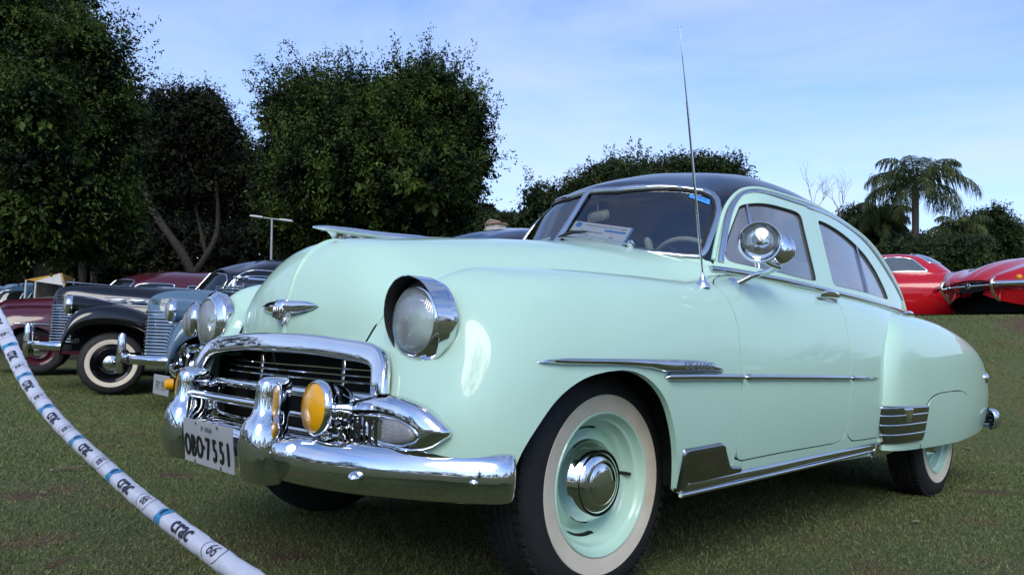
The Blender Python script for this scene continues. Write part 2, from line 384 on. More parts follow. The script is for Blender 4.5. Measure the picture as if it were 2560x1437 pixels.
def trim(S, outer, holes=(), step=.03, bstep=None, rings=()):
    """triangulate the region of surface S inside outer minus holes (uv loops) -> uv, tris, boundary loops, distance to outline"""
    sc = np.array([S.Lu, S.Lv]); bstep = bstep or step * .6
    loops = [resample(np.asarray(l, float) * sc, bstep, True) for l in [outer, *holes]]
    lo, hi = loops[0].min(0), loops[0].max(0)
    nx, ny = max(2, int((hi[0] - lo[0]) / step) + 1), max(2, int((hi[1] - lo[1]) / step) + 1)
    gx, gy = np.meshgrid(np.linspace(lo[0], hi[0], nx), np.linspace(lo[1], hi[1], ny), indexing='ij')
    q = np.stack([gx.ravel(), gy.ravel()], 1)
    ok = in_poly(q, loops[0]) & (dist_poly(q, loops[0]) > bstep * .6)
    for h in loops[1:]: ok &= ~in_poly(q, h) & (dist_poly(q, h) > bstep * .6)
    q = q[ok]
    if rings:
        mx_ = max(rings); dq = np.minimum.reduce([dist_poly(q, l) for l in loops]) if len(q) else np.zeros(0)
        q = q[dq > mx_ * 1.25] if len(q) else q; add_ = []
        for d0 in rings:
            for li, l in enumerate(loops):
                e1 = l - np.roll(l, 1, 0); e2 = np.roll(l, -1, 0) - l; t = e1 / (np.linalg.norm(e1, axis=1)[:, None] + 1e-12) + e2 / (np.linalg.norm(e2, axis=1)[:, None] + 1e-12)
                nn = np.stack([-t[:, 1], t[:, 0]], 1); nn /= np.linalg.norm(nn, axis=1)[:, None] + 1e-12
                ar = .5 * np.sum(l[:, 0] * np.roll(l[:, 1], -1) - np.roll(l[:, 0], -1) * l[:, 1])
                c = l + nn * d0 * np.sign(ar) * (1 if li == 0 else -1)
                k_ = np.minimum.reduce([dist_poly(c, l2) for l2 in loops]) > d0 * .9
                k_ &= in_poly(c, loops[0])
                for h in loops[1:]: k_ &= ~in_poly(c, h)
                add_.append(c[k_])
        q = np.concatenate([q] + add_)
    pts = np.concatenate(loops + [q]); E = []; k = 0; idx = []
    for l in loops:
        n = len(l); E += [(k + i, k + (i + 1) % n) for i in range(n)]; idx.append(np.arange(k, k + n)); k += n
    v, e, f, ov, oe, of = delaunay_2d_cdt([Vector(p) for p in pts], E, [], 0, 1e-7)
    v = np.array([tuple(a) for a in v]); m = {}
    for i, o in enumerate(ov):
        for j in o: m[j] = i
    T = np.array([tuple(t) for t in f]); c = v[T].mean(1)
    ok = in_poly(c, loops[0])
    for h in loops[1:]: ok &= ~in_poly(c, h)
    T = T[ok]
    a = np.cross(v[T[:, 1]] - v[T[:, 0]], v[T[:, 2]] - v[T[:, 0]]); T[a < 0] = T[a < 0][:, ::-1]
    d = np.minimum.reduce([dist_poly(v, l) for l in loops])
    return v / sc, T, [[m.get(int(i), 0) for i in l] for l in idx], d

def panel(name, S, outer, mat, parent=None, holes=(), step=.035, bstep=None, off=0., flange=.014, sym=False, par2=None, pillow=None, lip=False):
    """sheet-metal panel cut out of S, with its edges folded inwards; pillow=(h, w) domes it (raised trim)"""
    uv, T, loops, d = trim(S, outer, holes, step, bstep, [pillow[1] * k for k in (.15, .5, 1.)] if pillow else ())
    P, n = S.ev(uv[:, 0], uv[:, 1]), S.nrm(uv[:, 0], uv[:, 1])
    if pillow:
        if lip: d = dist_poly(uv * [S.Lu, S.Lv], np.asarray(outer, float) * [S.Lu, S.Lv])
        t = np.clip(d / pillow[1], 0, 1); o = pillow[0] * np.sqrt(np.maximum(0, t * (2 - t)))
        P = P + n * (off + o)[:, None]
    else: P = P + n * off
    # orient faces along n
    fn = np.cross(P[T[:, 1]] - P[T[:, 0]], P[T[:, 2]] - P[T[:, 0]])
    w = (fn * n[T[:, 0]]).sum(1) < 0; T[w] = T[w][:, ::-1]
    V, Nn, F = [P], [n], [tuple(t) for t in T]; k = len(P)
    if flange:
        for li, l in enumerate(loops):
            l = list(dict.fromkeys(l)); a = P[l]; b = a - n[l] * flange
            tg = np.roll(a, -1, 0) - np.roll(a, 1, 0); fl = np.cross(tg, n[l]); fl /= np.linalg.norm(fl, axis=1)[:, None] + 1e-9
            cen = P.mean(0)
            V += [a, b]; m = len(l); Q = [(k + i, k + (i + 1) % m, k + m + (i + 1) % m, k + m + i) for i in range(m)]
            s = np.sign(((a - cen) * fl).sum()) * (1 if li == 0 else -1)
            if li > 0: s = -np.sign(((a - a.mean(0)) * fl).sum())
            fl = fl * s; Nn += [fl, fl]
            VV = np.concatenate(V); fnn = np.cross(VV[Q[0][1]] - VV[Q[0][0]], VV[Q[0][3]] - VV[Q[0][0]])
            if (fnn * fl[0]).sum() < 0: Q = [tuple(reversed(x)) for x in Q]
            F += Q; k += 2 * m
    V = np.concatenate(V); Nn = np.concatenate(Nn)
    return mk(name, V, F, mat, parent, None if pillow else Nn, True, 60, sym, par2)

def frames(path, normals=None, closed=False):
    P = np.asarray(path, float); n = len(P)
    t = (np.roll(P, -1, 0) - np.roll(P, 1, 0)) if closed else np.gradient(P, axis=0)
    t /= np.linalg.norm(t, axis=1)[:, None] + 1e-12
    if normals is None:
        u = np.zeros_like(P); r = np.array([0, 0, 1.0]) if abs(t[0][2]) < .9 else np.array([1.0, 0, 0])
        for i in range(n):
            r = r - t[i] * (r @ t[i]); r /= np.linalg.norm(r) + 1e-12; u[i] = r
    else:
        u = np.asarray(normals, float); u = u - t * (u * t).sum(1)[:, None]; u /= np.linalg.norm(u, axis=1)[:, None] + 1e-12
    return t, u, np.cross(t, u)

def sweep_vf(path, prof, normals=None, closed=False, scale=None, caps=True, pclosed=True):
    """prof (m,2): (sideways, along normal)"""
    P = np.asarray(path, float); t, u, s = frames(P, normals, closed); pr = np.asarray(prof, float); n, m = len(P), len(pr)
    sc = np.ones((n, 2)) if scale is None else np.asarray(scale, float).reshape(n, -1) * np.ones((1, 2))
    V = (P[:, None] + s[:, None] * (pr[None, :, :1] * sc[:, None, :1]) + u[:, None] * (pr[None, :, 1:] * sc[:, None, 1:])).reshape(-1, 3)
    F = grid_faces(n, m, closed, pclosed)
    if caps and not closed and pclosed:
        F += [tuple(range(m)), tuple(reversed(range((n - 1) * m, n * m)))]
    return V, F

def circ(r, n=10, r2=None):
    a = np.linspace(0, 2 * np.pi, n, endpoint=False)
    return np.stack([r * np.cos(a), (r2 or r) * np.sin(a)], 1)

def dome(wd, h, n=7):
    a = np.linspace(0, np.pi, n)
    return np.concatenate([np.stack([wd * np.cos(a), h * np.sin(a)], 1), [[-wd, -.004], [wd, -.004]]])

def fix(V, F):
    """make normals consistent and outward"""
    bm = bmesh.new(); vs = [bm.verts.new(v) for v in V]
    for f in F:
        try: bm.faces.new([vs[i] for i in f])
        except ValueError: pass
    bmesh.ops.recalc_face_normals(bm, faces=bm.faces); bm.verts.index_update()
    V2 = np.array([v.co[:] for v in bm.verts]); F2 = [tuple(v.index for v in f.verts) for f in bm.faces]; bm.free()
    return V2, F2

def tube_vf(path, r, n=8, closed=False):
    P = np.asarray(path, float); rr = np.ones(len(P)) * r
    return sweep_vf(P, circ(1, n), None, closed, rr)

def tube(name, path, r, mat, parent=None, n=8, closed=False, sym=False, par2=None):
    V, F = fix(*tube_vf(path, r, n, closed))
    return mk(name, V, F, mat, parent, None, True, 50, sym, par2)

def molding(name, S, uv, wd, h, mat, parent=None, closed=False, n=60, sym=False, par2=None, off=0., taper=False, smooth_path=True):
    uv = np.asarray(uv, float)
    uv = spline(uv, n, closed) if smooth_path else resample(uv * [S.Lu, S.Lv], .02, closed) / [S.Lu, S.Lv]
    uv = np.clip(uv, 0, 1)
    P, nn = S.ev(uv[:, 0], uv[:, 1]), S.nrm(uv[:, 0], uv[:, 1]); P = P + nn * off
    sc = None
    if taper:
        t = np.linspace(0, 1, len(P)); sc = np.clip(np.minimum(t, 1 - t) / .06, .08, 1) ** .5
    V, F = fix(*sweep_vf(P, dome(wd, h), nn, closed, sc))
    return mk(name, V, F, mat, parent, None, True, 50, sym, par2)

def lathe_vf(prof, o=(0, 0, 0), ax=(0, 0, 1), n=32, up=None, caps=False):
    """prof (m,2): (radius, height along ax)"""
    ax = Vector(ax).normalized(); q = Vector((0, 0, 1)) if abs(ax.z) < .9 else Vector((1, 0, 0))
    u = (q - ax * q.dot(ax)).normalized(); v = ax.cross(u)
    ax, u, v, o = map(np.array, (ax, u, v, o)); pr = np.asarray(prof, float)
    a = np.linspace(0, 2 * np.pi, n, endpoint=False)
    V = (o + pr[None, :, 1:] * ax + pr[None, :, :1] * (np.cos(a)[:, None, None] * u + np.sin(a)[:, None, None] * v)).reshape(-1, 3)
    F = grid_faces(n, len(pr), True, False)
    if caps: F += [tuple(i * len(pr) for i in range(n)), tuple(reversed([i * len(pr) + len(pr) - 1 for i in range(n)]))]
    return V, F

def lathe(name, prof, o, ax, mat, parent=None, n=32, sym=False, par2=None, angle=35, caps=False):
    V, F = lathe_vf(prof, o, ax, n, caps=caps)
    # outward: profile given so that faces look away from the axis / forward
    return mk(name, V, F, mat, parent, None, True, angle, sym, par2)

def box_vf(c, s, b=.0, seg=2, rot=None):
    bm = bmesh.new(); bmesh.ops.create_cube(bm, size=1)
    for v in bm.verts: v.co = Vector((v.co.x * s[0], v.co.y * s[1], v.co.z * s[2]))
    if b: bmesh.ops.bevel(bm, geom=bm.edges[:] , offset=b, segments=seg, affect='EDGES', profile=.5)
    M = Matrix.Translation(c) @ (rot.to_4x4() if rot is not None else Matrix())
    V = np.array([(M @ v.co)[:] for v in bm.verts]); bm.verts.index_update()
    F = [tuple(v.index for v in f.verts) for f in bm.faces]; bm.free()
    return V, F

def box(name, c, s, mat, parent=None, b=.0, seg=2, rot=None, sym=False, par2=None):
    V, F = box_vf(c, s, b, seg, rot)
    return mk(name, V, F, mat, parent, None, True, 40, sym, par2)

def loft_vf(secs, closed=True, caps=True):
    S = np.asarray(secs, float); n, m = S.shape[:2]
    F = grid_faces(n, m, False, closed)
    if caps: F += [tuple(range(m)), tuple(reversed(range((n - 1) * m, n * m)))]
    return fix(S.reshape(-1, 3), F)

def text_vf(body, size=1., ext=.0, xs=1., align='CENTER', sub=0):
    cu = bpy.data.curves.new('text', 'FONT'); cu.body = body; cu.size = size; cu.extrude = ext; cu.align_x = align; cu.align_y = 'CENTER'
    cu.resolution_u = 4
    o = bpy.data.objects.new('text', cu); COL.objects.link(o); bpy.context.view_layer.update()
    me = o.evaluated_get(bpy.context.evaluated_depsgraph_get()).to_mesh()
    bm = bmesh.new(); bm.from_mesh(me)
    bmesh.ops.triangulate(bm, faces=bm.faces)
    for _ in range(sub): bmesh.ops.subdivide_edges(bm, edges=bm.edges, cuts=1, use_grid_fill=True)
    bmesh.ops.triangulate(bm, faces=bm.faces)
    bm.verts.index_update()
    V = np.array([v.co[:] for v in bm.verts]).reshape(-1, 3); F = [tuple(v.index for v in f.verts) for f in bm.faces]; bm.free()
    o.to_mesh_clear() if False else None
    bpy.data.objects.remove(o); bpy.data.curves.remove(cu)
    V[:, 0] *= xs
    return V, F
# ================================================================ MAIN CAR
MINT = pmat('mint_paint', (.525, .750, .590), .30, coat=.70, spec=.2, noise=.03, nscale=2.5, bump=.012, bscale=9, coat_rough=.04)
NAVY = pmat('navy_roof_paint', (.008, .014, .034), .25, coat=.45, spec=.12, noise=.2, nscale=3)
CHROME = pmat('chrome', (.80, .81, .83), .05, metal=1., noise=.08, nscale=14, bump=.01, bscale=16)
CHROME_DULL = pmat('polished_steel', (.55, .55, .55), .16, metal=1., noise=.15, nscale=30)
BLACK = pmat('black_void', (.006, .006, .006), .85)
RUBBER = pmat('black_rubber', (.016, .016, .017), .72, noise=.35, nscale=25, bump=.15, bscale=180)
WHITEWALL = pmat('whitewall_rubber', (.74, .655, .51), .6, alt=(.63, .55, .42), nscale=11, bump=.10, bscale=120)
GLASS = glass_mat('window_glass', (.60, .64, .67), .07)
GLASS_SIDE = glass_mat('side_window_glass', (.66, .67, .67), .16, white_haze=.16)  # pale diffuse mix imitates the hazy sky sheen on the side panes
SILVER = pmat('lamp_silver', (.92, .92, .93), .10, metal=1., noise=.04)
LENS = glass_mat('ribbed_lens_glass', (.96, .97, .97), .18, .04, 60, .20)
CREAM = pmat('cream_plastic', (.62, .58, .42), .4, noise=.1)
CLOTH = pmat('grey_seat_cloth', (.035, .035, .037), .95, noise=.3, nscale=40)
LINER = pmat('grey_headliner', (.07, .07, .068), .9, noise=.1)
AMBER = pmat('amber_lens', (.80, .36, .005), .12, coat=1., alt=(.86, .42, .006), nscale=6, bump=.10, bscale=140)
LAMP_GREY = pmat('grey_lamp_lens', (.30, .30, .31), .15, coat=1., noise=.25, nscale=30, bump=.3, bscale=130)
GUARD = pmat('stone_guard_steel', (.36, .36, .36), .08, metal=1., noise=.12, nscale=12)  # stainless darkened to imitate the dark ground mirrored in the guards
STAIN = pmat('stainless_trim', (.62, .63, .64), .10, metal=1., noise=.12, nscale=12)
WHITEP = pmat('white_card', (.86, .88, .89), .7, noise=.04)
BLUEP = pmat('blue_print', (.05, .30, .75), .6)
INK = pmat('black_ink', (.012, .012, .02), .6)
PLATE = pmat('plate_grey_white', (.40, .41, .42), .4, noise=.12, nscale=9)
BLACKPAINT = pmat('plate_black', (.01, .01, .012), .4)

SB, RF, HD, CB = Surf(SIDE_NET), Surf(REAR_FENDER_NET), Surf(HOOD_NET), Surf(CABIN_NET)
for s_, want in ((SB, (0, -1, 0)), (RF, (0, -1, 0)), (HD, (0, 0, 1)), (CB, (0, -.6, .6))):
    if (s_.nrm([.5], [.5])[0] * want).sum() < 0: s_.flip = True

def inset(S, poly, d):
    """shrink a uv loop by d metres"""
    sc = np.array([S.Lu, S.Lv]); P = np.asarray(poly, float) * sc
    a = 0.5 * np.sum(P[:, 0] * np.roll(P[:, 1], -1) - np.roll(P[:, 0], -1) * P[:, 1])
    e1 = P - np.roll(P, 1, 0); e2 = np.roll(P, -1, 0) - P
    n1_ = np.stack([-e1[:, 1], e1[:, 0]], 1); n2_ = np.stack([-e2[:, 1], e2[:, 0]], 1)
    n1_ /= np.linalg.norm(n1_, axis=1)[:, None] + 1e-12; n2_ /= np.linalg.norm(n2_, axis=1)[:, None] + 1e-12
    n = n1_ + n2_; n /= (1 + (n1_ * n2_).sum(1))[:, None].clip(.4)
    return (P + n * d * np.sign(a)) / sc

car = thing('vintage_sedan', 'mint green vintage sedan with navy roof and whitewall tyres, nearest on the grass', 'car')

U_WS = [(0,.0827),(0,.1837),(0,.2844),(0,.3900),(.0517,.3930),(.1038,.4370),(.1547,.5030),(.1918,.5200),(.2130,.4740),(.2240,.4200),(.2275,.3577),(.2248,.2976),(.2151,.2013),(.2103,.1370),(.2041,.1000),(.1843,.0868),(.1430,.0716),(.0989,.0700),(.0230,.0754),(0,.0755)]
U_DRIP = [(.2220,.0982),(.2248,.1928),(.2346,.3234),(.2466,.4116),(.2631,.4794),(.2836,.5095),(.3116,.5110),(.3511,.4980),(.4017,.4800),(.4745,.4730),(.5755,.4980),(.6600,.5000),(.7100,.4370),(.7420,.3400),(.7620,.2450),(.7760,.1650),(.7840,.1050)]
U_FG = round_poly([(.2395,.1090),(.2363,.1586),(.2423,.2264),(.2555,.3139),(.2700,.3960),(.3151,.3910),(.3782,.3850),(.4430,.3790),(.4265,.2785),(.4156,.1891),(.4089,.0900),(.3583,.0860),(.3052,.0959),(.2693,.1050)], [.05,.03,.03,.06,.05,.05,.05,.045,.05,.05,.012,.05,.05,.05])
U_SEAM = [(.4975,.4700),(.4929,.4157),(.4720,.3116),(.4551,.1808),(.4471,.0600)]
U_RG = round_poly([(.4960,.3700),(.5216,.3722),(.5658,.3640),(.6215,.3427),(.6574,.3121),(.6790,.2580),(.6830,.1733),(.6760,.1080),(.5844,.0991),(.5023,.0929),(.4585,.0900),(.4609,.1397),(.4725,.2335)], [.012,.04,.05,.05,.05,.05,.05,.02,.05,.05,.012,.04,.05])
U_FDOOR = [(.3500,.995),(.3300,.880),(.3180,.790),(.3195,.7117),(.3222,.6344),(.3222,.5486),(.3216,.4517),(.3216,.3042),(.3224,.1870),(.3232,.0974),(.3290,.0800),(.3518,.0837),(.3830,.0873),(.4329,.0896),(.4638,.0924),(.4776,.1043),(.4827,.1401),(.4842,.2139),(.4847,.3588),(.4880,.4975),(.4913,.6070),(.4958,.7204),(.5050,.8600),(.5110,.995)]
U_RDOOR = [(.5110,.995),(.5050,.8600),(.4958,.7204),(.4913,.6070),(.4880,.4975),(.4847,.3588),(.4842,.2139),(.4863,.1203),(.4976,.0919),(.5314,.0901),(.6000,.0930),(.6150,.20),(.63,.50),(.67,.80),(.70,.995)]
U_ARCH = [(.1358,.1034),(.1423,.1795),(.1500,.2402),(.1589,.3061),(.1682,.3552),(.1792,.3926),(.1908,.4107),(.2092,.4199),(.2225,.4062),(.2332,.3772),(.2447,.3218),(.2538,.2410),(.2601,.1600),(.2648,.0695),(.2671,.0000)]
U_FDOOR = [(a + .0014, b) for a, b in U_FDOOR]; U_RDOOR = [(a + .0012, b) for a, b in U_RDOOR[:9]] + U_RDOOR[9:]

# ---- sheet metal
fender = [(.042,0),(.122,0),(.130,.05)] + [tuple(a) for a in spline(U_ARCH, 40)] + [(.3209,0),(.3214,.08)] + U_FDOOR[9:1:-1] + U_FDOOR[1::-1] + [(.3514,1),(0,1),(.004,.80),(.005,.66),(.0075,.53),(.0080,.47),(.046,.41),(.046,.20)]
ff, ff2 = panel('front_fender', SB, inset(SB, fender, .0018), MINT, car, step=.026, flange=.02, sym=True)
fd, fd2 = panel('front_door', SB, inset(SB, U_FDOOR, .0036), MINT, car, step=.035, sym=True)
rd, rd2 = panel('rear_door', SB, inset(SB, U_RDOOR, .0036), MINT, car, step=.035, sym=True)
quarter = [(.5990,0),(1,0),(1,1),(.7015,1)] + U_RDOOR[-2:-6:-1]
panel('quarter_panel', SB, inset(SB, quarter, .002), MINT, car, step=.05, sym=True)
panel('rocker_panel', SB, inset(SB, [(.3209,.003),(.5990,.003),(.5990,.0930),(.5314,.0901),(.4988,.0919),(.4875,.1203),(.4854,.2139)] + U_FDOOR[16:8:-1] + [(.3214,.08)], .0015), MINT, car, step=.04, sym=True)
for U_, p_, q_ in ((U_FDOOR[:-1] , fd, fd2), (U_RDOOR[1:11], rd, rd2)):
    molding('door_seal', SB, U_, .0062, .001, BLACK, p_, n=90, sym=True, par2=q_, off=-.0075, smooth_path=False)
hd, hd2 = panel('hood', HD, [(0,0),(1,0),(1,1),(0,1)], MINT, car, step=.026, flange=.02, sym=True)
hd2.name = 'hood_half'; hd.name = 'hood_half'
molding('hood_bead', HD, [(.003,1),(.15,1),(.3,1),(.45,1),(.60,1)], .009, .007, MINT, car, n=60)
rear_bump = [(0,.0),(1,0),(1,1),(0,1)]
rf, rf2 = panel('rear_fender', RF, rear_bump, MINT, car, step=.035, flange=.02, sym=True)
skirt = round_poly([(.2300,.0),(.2349,.1697),(.2590,.2633),(.3022,.2937),(.3721,.3050),(.4522,.3078),(.4917,.2749),(.5064,.2198),(.5079,.1137),(.5019,.0)], .01)
panel('fender_skirt', RF, skirt, MINT, rf, step=.03, off=.0035, flange=.006)
molding('skirt_seam', RF, [(.2300,.005),(.2349,.1697),(.2590,.2633),(.3022,.2937),(.3721,.3050),(.4522,.3078),(.4917,.2749),(.5064,.2198),(.5079,.1137),(.5019,.005)], .003, .0015, BLACK, rf, n=80)
# trunk deck between the two side tops
us = np.linspace(.60, 1, 40); rail = SB.ev(us, np.ones(40)); tt = np.linspace(-1, 1, 21)
Vd = np.stack([np.stack([rail[:, 0] + .03 * (1 - t * t), rail[:, 1] * -t * 1.0, rail[:, 2] + .085 * (1 - t * t) * np.linspace(1, .2, 40)], 1) for t in tt], 1).reshape(-1, 3)
mk('trunk_lid', *fix(Vd, grid_faces(40, 21)), MINT, car)
molding('hood_seam', SB, [(.0082,.505),(.0062,.580),(.0050,.650),(.0055,.730),(.0068,.800),(.009,.86)], .0030, .0016, BLACK, hd, n=30, sym=True, par2=hd2, off=.0015)
# ---- cabin
roof = U_WS[3:15] + [(.2120,.085),(.2205,.085)] + U_DRIP[0:1] + [tuple(a) for a in spline(U_DRIP, 60)][1:] + [(.79,.05),(.86,.05),(1,.05),(1,.20),(.93,.20),(.905,.26),(.90,.40),(.92,.47),(1,.48),(1,1),(0,1)]
rp, rp2 = panel('roof_half', CB, roof, NAVY, car, step=.035, flange=.012, sym=True)
front_frame = [tuple(a) for a in spline(U_DRIP[:10], 40)] + U_SEAM[:1] + U_SEAM + [(.43,.045),(.222,.045)]
panel('door_frame', CB, inset(CB, front_frame, .003), MINT, fd, holes=[U_FG], step=.03, sym=True, par2=fd2)
rear_frame = U_SEAM[::-1] + [tuple(a) for a in spline(U_DRIP[9:], 30)][2:] + [(.780,.045),(.447,.045)]
panel('cowl_panel', CB, [(0,0),(.226,0),(.2215,.0900),(.2120,.0900)] + U_WS[14:], MINT, car, step=.03, sym=True)
panel('door_frame', CB, inset(CB, rear_frame, .003), MINT, rd, holes=[U_RG], step=.03, sym=True, par2=rd2)
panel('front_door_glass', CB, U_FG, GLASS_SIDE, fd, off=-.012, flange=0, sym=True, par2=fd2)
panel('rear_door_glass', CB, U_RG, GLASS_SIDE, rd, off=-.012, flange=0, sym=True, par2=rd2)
for U, p_, q_, n_ in ((U_FG, fd, fd2, 90), (U_RG, rd, rd2, 80)):
    molding('window_rubber', CB, U, .0055, .003, RUBBER, p_, True, n_, True, q_, off=-.005, smooth_path=False)
molding('drip_rail', CB, U_DRIP, .010, .013, MINT, car, n=90, sym=True)
inner = inset(CB, U_DRIP + [(.780,.045),(.222,.045)], .027)[:len(U_DRIP)]
molding('window_trim', CB, inner[0:-1], .014, .008, STAIN, car, n=90, sym=True)
inner2 = inset(CB, U_DRIP + [(.780,.045),(.222,.045)], .052)[:len(U_DRIP)]
molding('window_trim', CB, inner2[9:-1], .007, .006, STAIN, rd, n=60, sym=True, par2=rd2)
molding('vent_bar', CB, [(.2876,.3930),(.2876,.2989),(.2900,.1020)], .007, .006, STAIN, fd, n=20, sym=True, par2=fd2, off=-.006)
molding('vent_bar', CB, [(.6330,.3370),(.6050,.2139),(.5834,.0980)], .007, .006, STAIN, rd, n=20, sym=True, par2=rd2, off=-.006)
ws, ws2 = panel('windshield_pane', CB, U_WS[:-1], GLASS, car, off=-.010, flange=0, sym=True)
ws_edge = U_WS[3:] 
molding('windshield_frame', CB, [(.002,.3925)] + U_WS[4:-1] + [(.002,.0755)], .013, .010, STAIN, car, n=110, sym=True, smooth_path=False)
molding('windshield_rubber', CB, [(.002,.384)] + [tuple(a) for a in inset(CB, U_WS[:-1], .016)[4:-1]] + [(.002,.082)], .009, .004, RUBBER, car, n=110, sym=True, off=-.006, smooth_path=False)
molding('windshield_divider', CB, [(0,.070),(0,.2),(0,.3),(0,.398)], .012, .016, STAIN, car, n=24, off=.0)
back = [(1,.20),(.93,.20),(.905,.26),(.90,.40),(.92,.47),(1,.48)]
panel('rear_window', CB, back, GLASS, car, off=-.008, flange=0, sym=True)
bpth = spline([(.705,-.722,1.040),(.80,-.748,1.040),(.92,-.768,1.038),(1.10,-.783,1.035),(1.35,-.790,1.031),(1.62,-.793,1.024),(2.03,-.787,1.015),(2.40,-.762,1.008),(2.72,-.716,1.000)], 70)
V, F = fix(*sweep_vf(bpth, dome(.014, .014), np.tile([0, -.85, .5], (70, 1)))); mk('belt_molding', V, F, STAIN, car, sym=True, angle=50)
# headliner, floor, seats, dash
gu, gv = np.meshgrid(np.linspace(.02, .985, 50), np.linspace(.47, 1, 14), indexing='ij')
Ph = CB.ev(gu, gv) - CB.nrm(gu, gv) * .03
mk('headliner', Ph, grid_faces(50, 14), LINER, car, sym=True)
box('cabin_floor', (1.75, 0, .36), (2.4, 1.5, .04), CLOTH, car)
box('bench_seat', (1.55, 0, .55), (.55, 1.35, .22), CLOTH, car, .06, 3)
box('seat_back', (1.84, 0, .80), (.18, 1.35, .52), CLOTH, car, .07, 3, Matrix.Rotation(R(12), 3, 'Y'))
box('bench_seat', (2.50, 0, .55), (.55, 1.25, .22), CLOTH, car, .06, 3)
box('seat_back', (2.80, 0, .78), (.16, 1.15, .46), CLOTH, car, .06, 3, Matrix.Rotation(R(16), 3, 'Y'))
box('dashboard', (.96, 0, .96), (.14, 1.0, .18), NAVY, car, .05, 3)
box('firewall', (.80, 0, .70), (.04, 1.3, .60), BLACK, car)
a = np.linspace(0, 2 * np.pi, 40, endpoint=False)
sw_c = np.array([1.155, -.37, 1.058]); sw_n = Vector((.80, 0, .60)).normalized(); sw_u = Vector((0, 1, 0)); sw_v = sw_n.cross(sw_u)
ring = np.array([sw_c + .205 * (math.cos(t) * np.array(sw_u) + math.sin(t) * np.array(sw_v)) for t in a])
st = tube('steering_wheel', ring, .013, CREAM, car, 8, True)
for k in (0, 2.1, 4.2):
    tube('wheel_spoke', [sw_c, sw_c + .2 * (math.cos(k) * np.array(sw_u) + math.sin(k) * np.array(sw_v))], .008, CREAM, st, 6)
tube('gear_lever', [(1.10, -.36, 1.02), (.93, -.335, 1.13), (.885, -.33, 1.165)], .006, CHROME_DULL, car, 6)
V, F = lathe_vf([(0, -.03), (.011, -.027), (.017, -.005), (.017, .015), (.011, .03), (0, .034)], (.865, -.327, 1.180), (-.5, .1, 1), 12)
mk('lever_knob', V, F, CREAM, car)
mir = box('rear_view_mirror', (.895, -.02, 1.338), (.022, .13, .052), CREAM, car, .02, 3, Matrix.Rotation(R(-10), 3, 'Z'))
tube('mirror_stem', [(.90, -.01, 1.425), (.905, -.012, 1.38), (.895, -.02, 1.345)], .006, CHROME_DULL, car, 6)
# chassis belly, wheel wells
box('engine_bay', (.10, 0, .52), (1.0, .96, .36), BLACK, car)
box('underbody', (1.9, 0, .36), (2.9, 1.42, .08), BLACK, car)
box('radiator', (-.43, 0, .52), (.05, 1.02, .44), BLACK, car)
for y0 in (-1, 1):
    V, F = loft_vf([[(x, y0 * .60, z), (x, y0 * (.885 if x > -.3 else .84), z), (x, y0 * (.86 if x > -.3 else .80), z + .06), (x, y0 * .60, z + .09)] for x, z in [(-.44, .36), (-.40, .52), (-.27, .655), (-.05, .73), (.12, .69), (.27, .55), (.34, .3)]])
    mk('wheel_well', V, F, BLACK, car)
    box('inner_fender', (-.08, y0 * .56, .58), (.80, .05, .42), BLACK, car)
    box('splash_shield', (.33, y0 * .73, .48), (.03, .30, .36), BLACK, car)
    box('radiator_shield', (-.47, y0 * .63, .50), (.03, .26, .30), BLACK, car)
# ---- bright trim on the sides
def side_trim(poly, h, w_, name, mat=CHROME, S=SB, par=car, par2=None, off=.0, step=.022, pr=.004, sym=True, bs=None):
    xz = np.asarray(poly, float); uv = S.inv_xz(xz)
    return panel(name, S, uv, mat, par, step=step, bstep=bs or step * .5, off=off, flange=.008, sym=sym, par2=par2, pillow=(h, w_))
side_trim(resample([(-.385,.681),(-.35,.690),(-.29,.6955),(.01,.701),(.25,.704),(.34,.702),(.40,.691),(.447,.667),(.30,.6655),(.125,.662),(.06,.672),(-.05,.678),(-.15,.6785),(-.30,.677)], .03, True), .022, .014, 'side_spear', STAIN, par=ff, par2=ff2)
side_trim([(.118,.649),(.140,.661),(.30,.6635),(.560,.6625),(.575,.650),(.562,.639),(.30,.639),(.14,.638)], .020, .013, 'side_molding', STAIN, par=ff, par2=ff2)
side_trim([(.583,.650),(.597,.6625),(.90,.662),(1.20,.662),(1.465,.661),(1.465,.640),(1.20,.640),(.90,.640),(.597,.639)], .018, .013, 'side_molding', STAIN, par=fd, par2=fd2)
side_trim([(1.485,.661),(1.60,.660),(1.72,.657),(1.815,.6505),(1.72,.644),(1.60,.641),(1.485,.640)], .014, .011, 'side_molding', STAIN, par=rd, par2=rd2)
V, F = text_vf('DE LUXE', .030, .0, 1.35)
uvt = SB.inv_xz(np.stack([V[:, 0] + .275, V[:, 1] + .6825], 1)); P = SB.ev(uvt[:, 0], uvt[:, 1]) + SB.nrm(uvt[:, 0], uvt[:, 1]) * .0232
mk('spear_lettering', P, F, pmat('etched_chrome', (.42,.43,.45), .3, metal=1.), ff, smooth=False)
rocker = [(.262,.292),(.262,.333),(.60,.338),(1.2,.350),(1.88,.362),(1.88,.330),(1.2,.318),(.60,.303)]
side_trim(rocker, .012, .012, 'rocker_molding', STAIN, step=.03)
tube('rocker_rail', [(.255,-.905,.288),(.60,-.912,.298),(1.2,-.908,.312),(1.88,-.895,.328)], .007, CHROME, car, 8, sym=True)
shield = [(.234,.300),(.240,.432),(.452,.440),(.476,.432),(.488,.410),(.528,.358),(.600,.352),(.614,.338),(.60,.330),(.40,.318)]
side_trim(shield, .010, .008, 'stone_guard', GUARD, par=ff, par2=ff2)
